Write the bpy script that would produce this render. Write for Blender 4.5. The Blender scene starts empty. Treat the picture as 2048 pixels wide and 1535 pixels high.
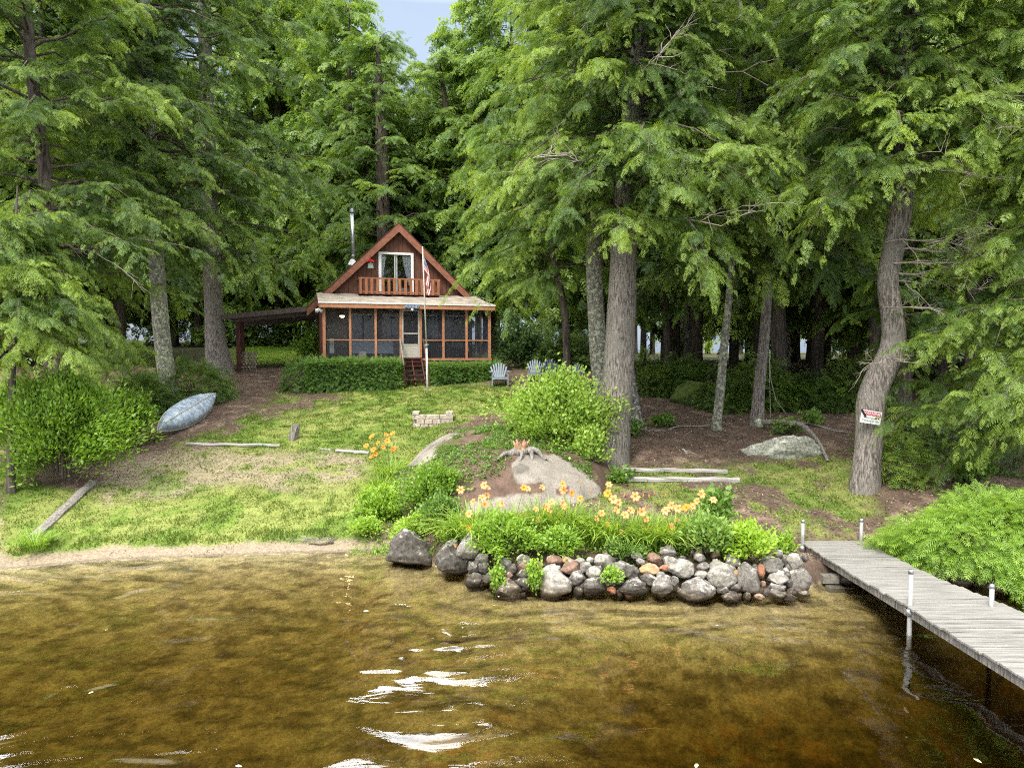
import bpy, bmesh, math, random
import numpy as np
from math import radians, sin, cos, pi, sqrt, atan2
from mathutils import Vector, Matrix

# ------------------------------------------------------------------ camera, sky, sun
S = bpy.context.scene
COL = S.collection
H = 4.3; PITCH = radians(2.83); F = 1365.0
cam_d = bpy.data.cameras.new('camera'); cam = bpy.data.objects.new('camera', cam_d); COL.objects.link(cam)
cam.location = (0, 0, H); cam.rotation_euler = (radians(90) - PITCH, 0, 0)
cam_d.sensor_width = 36; cam_d.lens = F / 2048 * 36; cam_d.clip_start = 0.1; cam_d.clip_end = 600
S.camera = cam
S.view_settings.view_transform = 'Standard'; S.view_settings.look = 'None'
S.view_settings.exposure = 0.86; S.view_settings.gamma = 1
S.view_settings.use_curve_mapping = False
SUN_EL, SUN_AZ = radians(52), radians(206)     # azimuth clockwise from +Y: behind the camera, a little left
w = bpy.data.worlds.new('World'); S.world = w; w.use_nodes = True
nt = w.node_tree; nt.nodes.clear()
sky = nt.nodes.new('ShaderNodeTexSky'); sky.sky_type = 'NISHITA'; sky.sun_disc = False
sky.sun_elevation = SUN_EL; sky.sun_rotation = SUN_AZ; sky.dust_density = 3; sky.air_density = 1.0
tc = nt.nodes.new('ShaderNodeTexCoord'); mp = nt.nodes.new('ShaderNodeMapping'); mp.inputs['Scale'].default_value = (1, 1, 2.2)
cn = nt.nodes.new('ShaderNodeTexNoise'); cn.inputs['Scale'].default_value = 1.7; cn.inputs['Detail'].default_value = 6
cr = nt.nodes.new('ShaderNodeValToRGB'); cr.color_ramp.elements[0].position = .36; cr.color_ramp.elements[1].position = .66
mx = nt.nodes.new('ShaderNodeMixRGB'); mx.inputs['Color2'].default_value = (9.0, 9.4, 10.0, 1)
bg = nt.nodes.new('ShaderNodeBackground'); bg.inputs['Strength'].default_value = 0.15
ow = nt.nodes.new('ShaderNodeOutputWorld')
L = nt.links.new
L(tc.outputs['Generated'], mp.inputs['Vector']); L(mp.outputs[0], cn.inputs['Vector']); L(cn.outputs['Fac'], cr.inputs['Fac'])
cr.color_ramp.elements[0].color = (.35, .35, .35, 1)
hz_ = nt.nodes.new('ShaderNodeSeparateXYZ'); L(tc.outputs['Generated'], hz_.inputs[0])          # thin veil low down, bright cloud sheet overhead
mr = nt.nodes.new('ShaderNodeMapRange'); mr.inputs['From Min'].default_value = .44; mr.inputs['From Max'].default_value = .58; L(hz_.outputs['Z'], mr.inputs['Value'])
m2 = nt.nodes.new('ShaderNodeMixRGB'); m2.inputs['Color1'].default_value = (2.3, 2.8, 3.6, 1); m2.inputs['Color2'].default_value = (19.5, 19.3, 18.6, 1); L(mr.outputs[0], m2.inputs['Fac'])
L(m2.outputs[0], mx.inputs['Color2'])
L(cr.outputs['Color'], mx.inputs['Fac']); L(sky.outputs[0], mx.inputs['Color1'])
prev = mx.outputs[0]
for _a, _e, _r in ((-17, 41, 9), (-5, 43, 9), (-38, 40, 8), (8, 43, 6), (24, 44, 6)):                       # bright spots added to the sky above view, to glint off the water
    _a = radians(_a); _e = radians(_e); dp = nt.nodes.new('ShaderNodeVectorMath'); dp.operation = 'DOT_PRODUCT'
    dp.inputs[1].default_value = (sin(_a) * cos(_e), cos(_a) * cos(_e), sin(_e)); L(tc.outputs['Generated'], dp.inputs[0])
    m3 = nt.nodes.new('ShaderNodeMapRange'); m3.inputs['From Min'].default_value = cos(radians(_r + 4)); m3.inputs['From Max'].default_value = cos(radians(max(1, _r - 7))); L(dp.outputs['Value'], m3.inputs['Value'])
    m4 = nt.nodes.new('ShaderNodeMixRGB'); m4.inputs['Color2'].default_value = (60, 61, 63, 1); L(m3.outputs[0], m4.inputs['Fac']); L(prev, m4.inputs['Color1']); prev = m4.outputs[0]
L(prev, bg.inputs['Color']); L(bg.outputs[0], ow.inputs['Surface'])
sd = bpy.data.lights.new('sun', 'SUN'); sun = bpy.data.objects.new('sun', sd); COL.objects.link(sun)
sd.energy = 2.1; sd.angle = radians(16); sd.color = (1.0, .95, .86)
sdir = Vector((sin(SUN_AZ) * cos(SUN_EL), cos(SUN_AZ) * cos(SUN_EL), sin(SUN_EL)))
sun.rotation_euler = sdir.to_track_quat('Z', 'Y').to_euler(); sun.location = (-10, -20, 40)
S.cycles.transparent_max_bounces = 12; S.cycles.max_bounces = 7; S.cycles.diffuse_bounces = 5
S.cycles.transmission_bounces = 6; S.cycles.volume_bounces = 0; S.cycles.sample_clamp_indirect = 1.6; S.cycles.sample_clamp_direct = 12
S.cycles.use_denoising = False; S.cycles.filter_width = 1.1

# ------------------------------------------------------------------ helpers
R = random.Random(7); rng = np.random.default_rng(7)

def ray(px, py):
    x = (px - 1024) / F; y = (767.5 - py) / F
    return np.array([x, cos(PITCH) + y * sin(PITCH), y * cos(PITCH) - sin(PITCH)])
def aty(px, py, Y):
    v = ray(px, py); return np.array([0, 0, H]) + v * (Y / v[1])
def atz(px, py, z):
    v = ray(px, py); return np.array([0, 0, H]) + v * ((z - H) / v[2])
def project(P):
    X, Y, Z = P[..., 0], P[..., 1], P[..., 2] - H
    f = Y * cos(PITCH) - Z * sin(PITCH); u = Y * sin(PITCH) + Z * cos(PITCH)
    f = np.maximum(f, .1)
    return 1024 + F * X / f, 767.5 - F * u / f

_perm = np.random.default_rng(3).random((64, 64))
def vnoise(x, y, s=1.0, o=0):
    x = np.asarray(x) * s + o * 17.3; y = np.asarray(y) * s + o * 9.1
    xi = np.floor(x).astype(int); yi = np.floor(y).astype(int); fx = x - xi; fy = y - yi
    fx = fx * fx * (3 - 2 * fx); fy = fy * fy * (3 - 2 * fy)
    g = lambda a, b: _perm[a % 64, b % 64]
    return (g(xi, yi) * (1 - fx) + g(xi + 1, yi) * fx) * (1 - fy) + (g(xi, yi + 1) * (1 - fx) + g(xi + 1, yi + 1) * fx) * fy
def fbm(x, y, s=1.0, n=4, o=0):
    t = 0; a = 1; m = 0
    for i in range(n):
        t = t + a * vnoise(x, y, s * 2 ** i, o + i); m += a; a *= .55
    return t / m

def tag(o, label=None, cat=None, group=None, kind=None):
    if label: o['label'] = label
    if cat: o['category'] = cat
    if group: o['group'] = group
    if kind: o['kind'] = kind
    return o
def empty(name, loc, rz=0, **k):
    o = bpy.data.objects.new(name, None); COL.objects.link(o); o.location = Vector(loc); o.rotation_euler = (0, 0, rz)
    return tag(o, **k)
def link(name, me, parent=None, mat=None, **k):
    o = bpy.data.objects.new(name, me); COL.objects.link(o)
    if parent is not None: o.parent = parent
    if mat is not None and not me.materials: me.materials.append(mat)
    return tag(o, **k)
def np_mesh(name, V, Q=None, T=None, attrs=None, smooth=False):
    me = bpy.data.meshes.new(name)
    nq = 0 if Q is None else len(Q); ntr = 0 if T is None else len(T)
    me.vertices.add(len(V)); me.vertices.foreach_set('co', np.asarray(V, dtype=np.float32).ravel())
    idx = []
    if nq: idx.append(np.asarray(Q).ravel())
    if ntr: idx.append(np.asarray(T).ravel())
    idx = np.concatenate(idx).astype(np.int32)
    me.loops.add(len(idx)); me.loops.foreach_set('vertex_index', idx)
    me.polygons.add(nq + ntr)
    st = np.concatenate([np.arange(nq) * 4, nq * 4 + np.arange(ntr) * 3]).astype(np.int32)
    me.polygons.foreach_set('loop_start', st)
    me.update(calc_edges=True)
    if smooth: me.polygons.foreach_set('use_smooth', np.ones(nq + ntr, dtype=bool))
    for k, a in (attrs or {}).items():
        if a.ndim == 1:
            at = me.attributes.new(k, 'FLOAT', 'POINT'); at.data.foreach_set('value', a.astype(np.float32))
        else:
            at = me.attributes.new(k, 'FLOAT_COLOR', 'POINT')
            c = np.ones((len(a), 4), dtype=np.float32); c[:, :3] = a; at.data.foreach_set('color', c.ravel())
    return me

class MB:
    """collects boxes, bars, tubes, sheets and builds them as one mesh"""
    def __init__(s): s.v = []; s.f = []
    def add(s, vs, fs):
        b = len(s.v); s.v += [tuple(map(float, p)) for p in vs]; s.f += [tuple(i + b for i in f) for f in fs]; return s
    def box(s, x0, x1, y0, y1, z0, z1):
        return s.add([(x0, y0, z0), (x1, y0, z0), (x1, y1, z0), (x0, y1, z0), (x0, y0, z1), (x1, y0, z1), (x1, y1, z1), (x0, y1, z1)],
                     [(0, 3, 2, 1), (4, 5, 6, 7), (0, 1, 5, 4), (1, 2, 6, 5), (2, 3, 7, 6), (3, 0, 4, 7)])
    def bar(s, a, b, w, t, up=(0, 0, 1)):
        a = Vector(a); b = Vector(b); d = (b - a).normalized(); up = Vector(up)
        sx = d.cross(up)
        if sx.length < 1e-3: sx = d.cross(Vector((0, 1, 0)))
        sx.normalize(); u = sx.cross(d).normalized(); vs = []
        for p in (a, b):
            for i, j in ((-1, -1), (1, -1), (1, 1), (-1, 1)): vs.append(p + sx * i * w / 2 + u * j * t / 2)
        return s.add(vs, [(0, 3, 2, 1), (4, 5, 6, 7), (0, 1, 5, 4), (1, 2, 6, 5), (2, 3, 7, 6), (3, 0, 4, 7)])
    def prism(s, poly, y0, y1):          # poly in xz, extruded along y
        n = len(poly); vs = [(x, y0, z) for x, z in poly] + [(x, y1, z) for x, z in poly]
        return s.add(vs, [tuple(range(n)), tuple(range(2 * n - 1, n - 1, -1))] + [(i, i + n, (i + 1) % n + n, (i + 1) % n) for i in range(n)])
    def tube(s, pts, rads, n=8, cap=True):
        pts = [Vector(p) for p in pts]; vs = []; fs = []
        if not hasattr(rads, '__len__'): rads = [rads] * len(pts)
        ref = Vector((1, 0, 0))
        for i, p in enumerate(pts):
            d = (pts[min(i + 1, len(pts) - 1)] - pts[max(i - 1, 0)]).normalized()
            a = ref - d * ref.dot(d)
            if a.length < .05: a = Vector((0, 1, 0)) - d * d.y
            a.normalize(); ref = a; b = d.cross(a)
            for k in range(n):
                t = 2 * pi * k / n; vs.append(p + (a * cos(t) + b * sin(t)) * rads[i])
        for i in range(len(pts) - 1):
            for k in range(n): fs.append((i * n + k, i * n + (k + 1) % n, (i + 1) * n + (k + 1) % n, (i + 1) * n + k))
        if cap: fs.append(tuple(range(n - 1, -1, -1))); fs.append(tuple(range((len(pts) - 1) * n, len(pts) * n)))
        return s.add(vs, fs)
    def build(s, name, mat, parent=None, off=(0, 0, 0), smooth=False, bevel=0, **k):
        me = bpy.data.meshes.new(name)
        me.from_pydata([(x - off[0], y - off[1], z - off[2]) for x, y, z in s.v], [], s.f)
        if smooth: me.polygons.foreach_set('use_smooth', [True] * len(me.polygons))
        if bevel:
            bm = bmesh.new(); bm.from_mesh(me); bmesh.ops.bevel(bm, geom=bm.edges[:], offset=bevel, segments=1, affect='EDGES'); bm.to_mesh(me); bm.free()
        me.update()
        o = link(name, me, parent, mat, **k)
        if parent is None: o.location = off
        return o

# ------------------------------------------------------------------ materials
def nmat(name):
    m = bpy.data.materials.new(name); m.use_nodes = True; t = m.node_tree; t.nodes.clear()
    out = t.nodes.new('ShaderNodeOutputMaterial'); return m, t, out
def mk(name, c1, c2, scale=5, stretch=(1, 1, 1), rough=.8, bump=.3, detail=6, lo=.35, hi=.65, metal=0, c3=None, s3=2, lo3=.55, hi3=.62, emit=None, dist=.02, spec=.3):
    m, t, out = nmat(name); N = t.nodes.new; l = t.links.new
    tc = N('ShaderNodeTexCoord'); mp = N('ShaderNodeMapping'); mp.inputs['Scale'].default_value = stretch
    no = N('ShaderNodeTexNoise'); no.inputs['Scale'].default_value = scale; no.inputs['Detail'].default_value = detail; no.inputs['Roughness'].default_value = .65
    cr = N('ShaderNodeValToRGB'); e = cr.color_ramp.elements; e[0].position = lo; e[1].position = hi
    e[0].color = (*c1, 1); e[1].color = (*c2, 1)
    p = N('ShaderNodeBsdfPrincipled'); p.inputs['Roughness'].default_value = rough; p.inputs['Metallic'].default_value = metal
    p.inputs['Specular IOR Level'].default_value = spec
    l(tc.outputs['Object'], mp.inputs['Vector']); l(mp.outputs[0], no.inputs['Vector']); l(no.outputs['Fac'], cr.inputs['Fac'])
    col = cr.outputs['Color']
    if c3:
        n3 = N('ShaderNodeTexNoise'); n3.inputs['Scale'].default_value = s3; n3.inputs['Detail'].default_value = 8; n3.inputs['Roughness'].default_value = .7
        r3 = N('ShaderNodeValToRGB'); r3.color_ramp.elements[0].position = lo3; r3.color_ramp.elements[1].position = hi3
        mx = N('ShaderNodeMixRGB'); mx.inputs['Color2'].default_value = (*c3, 1)
        l(tc.outputs['Object'], n3.inputs['Vector']); l(n3.outputs['Fac'], r3.inputs['Fac']); l(r3.outputs['Color'], mx.inputs['Fac']); l(col, mx.inputs['Color1']); col = mx.outputs[0]
    l(col, p.inputs['Base Color'])
    if bump:
        b = N('ShaderNodeBump'); b.inputs['Strength'].default_value = bump; b.inputs['Distance'].default_value = dist
        l(no.outputs['Fac'], b.inputs['Height']); l(b.outputs[0], p.inputs['Normal'])
    if emit:
        p.inputs['Emission Color'].default_value = (*emit[0], 1); p.inputs['Emission Strength'].default_value = emit[1]
    l(p.outputs[0], out.inputs['Surface']); return m

def leafmat(name, dark, mid, light, trans=.42):
    m, t, out = nmat(name); N = t.nodes.new; l = t.links.new
    at = N('ShaderNodeAttribute'); at.attribute_name = 'tint'
    oi = N('ShaderNodeObjectInfo'); ma = N('ShaderNodeMath'); ma.operation = 'MULTIPLY_ADD'; ma.inputs[1].default_value = .14; 
    l(oi.outputs['Random'], ma.inputs[0]); l(at.outputs['Fac'], ma.inputs[2])
    cr = N('ShaderNodeValToRGB'); e = cr.color_ramp.elements; e[0].position = .1; e[0].color = (*dark, 1); e[1].position = 1.0; e[1].color = (*light, 1)
    k = e.new(.55); k.color = (*mid, 1)
    l(ma.outputs[0], cr.inputs['Fac'])
    d = N('ShaderNodeBsdfDiffuse'); tr = N('ShaderNodeBsdfTranslucent'); g = N('ShaderNodeBsdfGlossy'); g.inputs['Roughness'].default_value = .5; g.inputs['Color'].default_value = (.9, .95, 1, 1)
    m1 = N('ShaderNodeMixShader'); m1.inputs[0].default_value = trans; m2 = N('ShaderNodeMixShader'); m2.inputs[0].default_value = .025
    br = N('ShaderNodeMixRGB'); br.blend_type = 'MULTIPLY'; br.inputs[0].default_value = 1; br.inputs['Color2'].default_value = (1.5, 1.35, .7, 1)
    l(cr.outputs[0], d.inputs[0]); l(cr.outputs[0], br.inputs['Color1']); l(br.outputs[0], tr.inputs[0])
    l(d.outputs[0], m1.inputs[1]); l(tr.outputs[0], m1.inputs[2]); l(m1.outputs[0], m2.inputs[1]); l(g.outputs[0], m2.inputs[2]); l(m2.outputs[0], out.inputs['Surface'])
    return m

M = {}
M['hemlock'] = leafmat('hemlock_needles', (.028, .056, .016), (.078, .150, .026), (.31, .44, .07))
M['hemlock_bright'] = leafmat('fresh_hemlock_needles', (.05, .10, .024), (.135, .24, .04), (.36, .50, .09))
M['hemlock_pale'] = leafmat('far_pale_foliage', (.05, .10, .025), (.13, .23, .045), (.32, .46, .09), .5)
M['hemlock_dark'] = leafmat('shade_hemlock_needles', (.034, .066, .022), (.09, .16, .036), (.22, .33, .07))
M['leaf'] = leafmat('shrub_leaf', (.05, .10, .02), (.15, .28, .05), (.34, .50, .12))
M['leaf_lime'] = leafmat('lime_leaf', (.09, .17, .02), (.20, .36, .04), (.40, .58, .08))
M['leaf_pale'] = leafmat('pale_leaf', (.13, .22, .035), (.28, .44, .07), (.50, .66, .15))
M['hedge_lime'] = leafmat('lime_hemlock_needles', (.08, .15, .02), (.21, .37, .045), (.44, .60, .10))
M['leaf_deep'] = leafmat('deep_leaf', (.02, .045, .015), (.05, .11, .03), (.17, .27, .09))
M['hedge'] = leafmat('hedge_leaf', (.035, .085, .018), (.095, .20, .035), (.22, .37, .07))
M['blade'] = leafmat('blade_leaf', (.09, .17, .02), (.22, .38, .05), (.46, .60, .12))
M['bark'] = mk('bark_grey_brown', (.10, .085, .076), (.38, .335, .30), 30, (1, 1, .17), .95, 1.0, detail=10, lo=.42, hi=.58, dist=.05, c3=(.24, .22, .19), s3=1.6, lo3=.45, hi3=.65)
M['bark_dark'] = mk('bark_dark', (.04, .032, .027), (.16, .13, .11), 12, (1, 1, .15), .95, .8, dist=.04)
M['bark_lichen'] = mk('bark_with_lichen', (.10, .088, .078), (.32, .30, .26), 26, (1, 1, .25), .95, .8, c3=(.46, .49, .34), s3=9, lo3=.5, hi3=.58, dist=.04)
M['bark_base'] = mk('bark_pale_base', (.09, .08, .07), (.30, .26, .23), 14, (1, 1, .2), .95, .8, c3=(.60, .58, .54), s3=6, lo3=.52, hi3=.56, dist=.04)
M['twig'] = mk('twig_grey', (.24, .20, .17), (.46, .41, .36), 10, (1, 1, 1), .9, 0)
M['siding'] = mk('red_brown_siding', (.08, .034, .022), (.165, .074, .048), 7, (9, 1, .35), .75, .3)
M['trim'] = mk('orange_brown_trim', (.34, .15, .08), (.47, .225, .125), 8, (1, 1, 1), .6, .1)
M['rake'] = mk('rust_red_fascia', (.19, .075, .045), (.30, .125, .075), 8, (1, 1, 1), .65, .15)
M['trim_dark'] = mk('dark_red_wood', (.055, .018, .014), (.12, .04, .03), 8, (1, 1, .3), .7, .2)
M['rail_wood'] = mk('balcony_wood', (.22, .085, .04), (.36, .15, .075), 9, (1, 1, .3), .7, .2)
M['shingle'] = mk('worn_asphalt_roof', (.20, .17, .14), (.36, .315, .26), 2.2, (1, .5, 1), .95, .3, c3=(.12, .10, .075), s3=1.3, lo3=.56, hi3=.70)
M['carport'] = mk('carport_brown_grey', (.07, .052, .046), (.14, .105, .09), 6, (1, 1, 1), .8, .1)
M['shingle_dark'] = mk('dark_roof', (.05, .045, .04), (.13, .11, .10), 4, (1, 1, 1), .95, .3)
M['white'] = mk('white_paint', (.68, .68, .66), (.80, .80, .78), 6, (1, 1, 1), .5, .05)
M['cream'] = mk('cream_door_paint', (.36, .34, .29), (.46, .43, .37), 4, (1, 1, 1), .6, .05)
M['curtain'] = mk('pale_curtain', (.78, .78, .80), (.88, .88, .90), 20, (6, 1, .2), .8, .2)
M['inner'] = mk('porch_inner_wall', (.10, .082, .072), (.18, .15, .13), 5, (8, 1, .4), .8, .2)
M['inner_pale'] = mk('pale_porch_panel', (.20, .23, .20), (.30, .32, .27), 3, (1, 1, 1), .8, .1)
M['frame_grey'] = mk('grey_window_frame', (.34, .36, .36), (.46, .48, .48), 3, (1, 1, 1), .6, .05)
M['steel'] = mk('galvanised_steel', (.42, .43, .45), (.62, .63, .65), 9, (1, 1, .3), .35, .05, metal=.85)
M['steel_post'] = mk('weathered_pipe', (.26, .26, .26), (.46, .455, .44), 12, (1, 1, .4), .55, .1, metal=.3, c3=(.42, .26, .17), s3=4, lo3=.62, hi3=.75)
M['deckwood'] = mk('silver_deck_boards', (.11, .105, .096), (.37, .355, .33), 5, (.35, 9, 3), .9, .5, detail=9, lo=.3, hi=.7)
M['oldwood'] = mk('weathered_timber', (.16, .145, .13), (.50, .48, .45), 6, (.3, 5, 5), .9, .5, detail=9)
M['oldwood_v'] = mk('weathered_stump_wood', (.09, .078, .068), (.36, .335, .30), 6, (5, 5, .5), .9, .6, detail=9)
M['rootwood'] = mk('orange_root_wood', (.20, .09, .04), (.56, .38, .24), 5, (2, 2, 2), .9, .5)
M['granite'] = mk('speckled_granite', (.30, .27, .235), (.56, .52, .46), 16, (1, 1, 1), .9, .4, detail=9, c3=(.20, .18, .155), s3=2.0, lo3=.6, hi3=.72)
M['brick'] = mk('pale_brick', (.33, .27, .22), (.60, .53, .45), 9, (1, 1, 1), .9, .3, c3=(.20, .17, .14), s3=7)
M['concrete'] = mk('old_concrete', (.13, .12, .10), (.27, .25, .21), 6, (1, 1, 1), .9, .3)
M['canoe'] = mk('scuffed_blue_hull', (.20, .27, .38), (.52, .59, .67), 5, (1, 1, 1), .35, .1, detail=9, lo=.38, hi=.6)
M['canoe_edge'] = mk('pale_keel_strip', (.40, .38, .33), (.55, .53, .47), 5, (1, 1, 1), .6, 0)
M['chair_grey'] = mk('grey_blue_chair_paint', (.20, .24, .29), (.27, .31, .36), 5, (1, 1, 1), .6, .05)
M['chair_navy'] = mk('navy_chair_paint', (.04, .055, .13), (.07, .09, .18), 5, (1, 1, 1), .55, .05)
M['blue'] = mk('navy_plastic', (.015, .02, .10), (.03, .04, .15), 5, (1, 1, 1), .4, 0)
M['orange_wood'] = mk('orange_leaf_pile', (.34, .11, .03), (.55, .22, .07), 9, (1, 1, 1), .8, .2)
M['red'] = mk('red_flower', (.35, .01, .012), (.62, .03, .03), 9, (1, 1, 1), .7, .2)
M['green_paint'] = mk('grey_green_paint', (.16, .24, .20), (.26, .34, .30), 5, (1, 1, 1), .7, .1)
M['black'] = mk('black_metal', (.012, .012, .014), (.03, .03, .032), 5, (1, 1, 1), .5, 0)
M['peach'] = mk('peach_petal', (.80, .30, .09), (.86, .44, .20), 7, (1, 1, 1), .6, 0)
M['orange'] = mk('orange_petal', (.82, .22, .02), (.86, .33, .05), 7, (1, 1, 1), .6, 0)
M['rope'] = mk('pale_rope', (.42, .42, .36), (.58, .58, .52), 9, (1, 1, 1), .8, 0)
M['lamp'] = mk('lamp_glow', (.9, .75, .45), (.95, .8, .5), 4, (1, 1, 1), .5, 0, emit=((1, .72, .35), 6))
M['navy_sign'] = mk('navy_sign_paint', (.03, .05, .10), (.05, .075, .14), 4, (1, 1, 1), .6, 0)
M['letter'] = mk('pale_blue_letters', (.45, .55, .70), (.55, .65, .78), 4, (1, 1, 1), .6, 0)
M['sign_white'] = mk('white_sign_board', (.66, .68, .66), (.76, .77, .75), 9, (1, 1, 1), .5, 0)
M['sign_red'] = mk('faded_red_print', (.36, .03, .07), (.48, .06, .11), 9, (1, 1, 1), .5, 0)
M['ink'] = mk('black_print', (.02, .02, .025), (.05, .05, .05), 9, (1, 1, 1), .5, 0)
M['pink'] = mk('dusty_pink_petals', (.35, .13, .12), (.50, .25, .22), 9, (1, 1, 1), .8, 0)
M['leaf_litter'] = mk('fallen_leaf', (.50, .42, .18), (.72, .66, .42), 9, (1, 1, 1), .7, 0)
M['firewood'] = mk('split_firewood', (.10, .075, .055), (.34, .28, .22), 10, (1, 1, 1), .9, .4)

def stone_mat(name, c1, c2, c3=None, rough=.85):
    """speckled stone with lichen and a wet dark band with a pale silt line near the lake (world height)"""
    m, t, out = nmat(name); N = t.nodes.new; l = t.links.new
    g = N('ShaderNodeNewGeometry'); tc = N('ShaderNodeTexCoord')
    no = N('ShaderNodeTexNoise'); no.inputs['Scale'].default_value = 14; no.inputs['Detail'].default_value = 10; no.inputs['Roughness'].default_value = .85
    l(g.outputs['Position'], no.inputs['Vector'])
    cr = N('ShaderNodeValToRGB'); e = cr.color_ramp.elements; e[0].position = .42; e[1].position = .58; e[0].color = (*c1, 1); e[1].color = (*c2, 1); l(no.outputs['Fac'], cr.inputs['Fac'])
    n2 = N('ShaderNodeTexNoise'); n2.inputs['Scale'].default_value = 5.5; n2.inputs['Detail'].default_value = 10; n2.inputs['Roughness'].default_value = .75; l(g.outputs['Position'], n2.inputs['Vector'])
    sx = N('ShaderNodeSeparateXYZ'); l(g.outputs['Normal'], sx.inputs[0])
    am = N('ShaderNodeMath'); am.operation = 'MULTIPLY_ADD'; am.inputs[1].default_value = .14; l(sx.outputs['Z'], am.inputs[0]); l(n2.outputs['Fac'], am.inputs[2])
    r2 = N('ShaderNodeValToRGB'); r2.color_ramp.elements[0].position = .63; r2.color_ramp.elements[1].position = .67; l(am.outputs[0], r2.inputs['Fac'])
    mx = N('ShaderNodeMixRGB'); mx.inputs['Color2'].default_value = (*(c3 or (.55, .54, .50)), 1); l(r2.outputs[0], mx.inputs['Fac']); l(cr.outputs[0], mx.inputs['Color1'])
    sp = N('ShaderNodeSeparateXYZ'); l(g.outputs['Position'], sp.inputs[0])
    wz = N('ShaderNodeMath'); wz.operation = 'MULTIPLY_ADD'; wz.inputs[1].default_value = -.10; l(no.outputs['Fac'], wz.inputs[0]); l(sp.outputs['Z'], wz.inputs[2])
    rw = N('ShaderNodeValToRGB'); ew = rw.color_ramp.elements; ew[0].position = 0.0; ew[0].color = (.30, .24, .17, 1); ew[1].position = .16; ew[1].color = (1, 1, 1, 1)
    k = ew.new(.03); k.color = (.5, .45, .38, 1); k = ew.new(.055); k.color = (1.0, .92, .80, 1); k = ew.new(.09); k.color = (.62, .58, .54, 1)
    l(wz.outputs[0], rw.inputs['Fac'])
    ml = N('ShaderNodeMixRGB'); ml.blend_type = 'MULTIPLY'; ml.inputs[0].default_value = 1; l(mx.outputs[0], ml.inputs['Color1']); l(rw.outputs[0], ml.inputs['Color2'])
    p = N('ShaderNodeBsdfPrincipled'); p.inputs['Roughness'].default_value = rough; p.inputs['Specular IOR Level'].default_value = .3; l(ml.outputs[0], p.inputs['Base Color'])
    b = N('ShaderNodeBump'); b.inputs['Strength'].default_value = .6; b.inputs['Distance'].default_value = .02; l(no.outputs['Fac'], b.inputs['Height']); l(b.outputs[0], p.inputs['Normal'])
    l(p.outputs[0], out.inputs['Surface']); return m
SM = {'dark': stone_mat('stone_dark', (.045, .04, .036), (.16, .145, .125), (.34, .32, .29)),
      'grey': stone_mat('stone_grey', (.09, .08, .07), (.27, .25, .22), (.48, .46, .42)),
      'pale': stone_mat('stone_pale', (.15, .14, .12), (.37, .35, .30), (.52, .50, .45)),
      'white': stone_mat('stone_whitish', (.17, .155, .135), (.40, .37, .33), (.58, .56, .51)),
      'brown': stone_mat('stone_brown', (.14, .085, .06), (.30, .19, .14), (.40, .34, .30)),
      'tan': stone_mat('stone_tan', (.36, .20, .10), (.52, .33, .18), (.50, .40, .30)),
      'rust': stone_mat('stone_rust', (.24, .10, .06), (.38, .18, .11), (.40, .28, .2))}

# screens, glass, water
def screen_mat():
    m, t, out = nmat('insect_screen'); N = t.nodes.new; l = t.links.new
    a = N('ShaderNodeBsdfTransparent'); a.inputs[0].default_value = (.95, .97, 1, 1); d = N('ShaderNodeBsdfDiffuse'); d.inputs[0].default_value = (.075, .08, .095, 1)
    mx = N('ShaderNodeMixShader'); mx.inputs[0].default_value = .28; l(a.outputs[0], mx.inputs[1]); l(d.outputs[0], mx.inputs[2]); l(mx.outputs[0], out.inputs[0]); return m
def glass_mat():
    m, t, out = nmat('window_glass'); N = t.nodes.new; l = t.links.new
    a = N('ShaderNodeBsdfTransparent'); a.inputs[0].default_value = (.95, .97, .98, 1); g = N('ShaderNodeBsdfGlossy'); g.inputs['Roughness'].default_value = .03
    f = N('ShaderNodeFresnel'); f.inputs[0].default_value = 1.6
    mx = N('ShaderNodeMixShader'); l(f.outputs[0], mx.inputs[0]); l(a.outputs[0], mx.inputs[1]); l(g.outputs[0], mx.inputs[2]); l(mx.outputs[0], out.inputs[0]); return m
M['screen'] = screen_mat(); M['glass'] = glass_mat()
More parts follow.
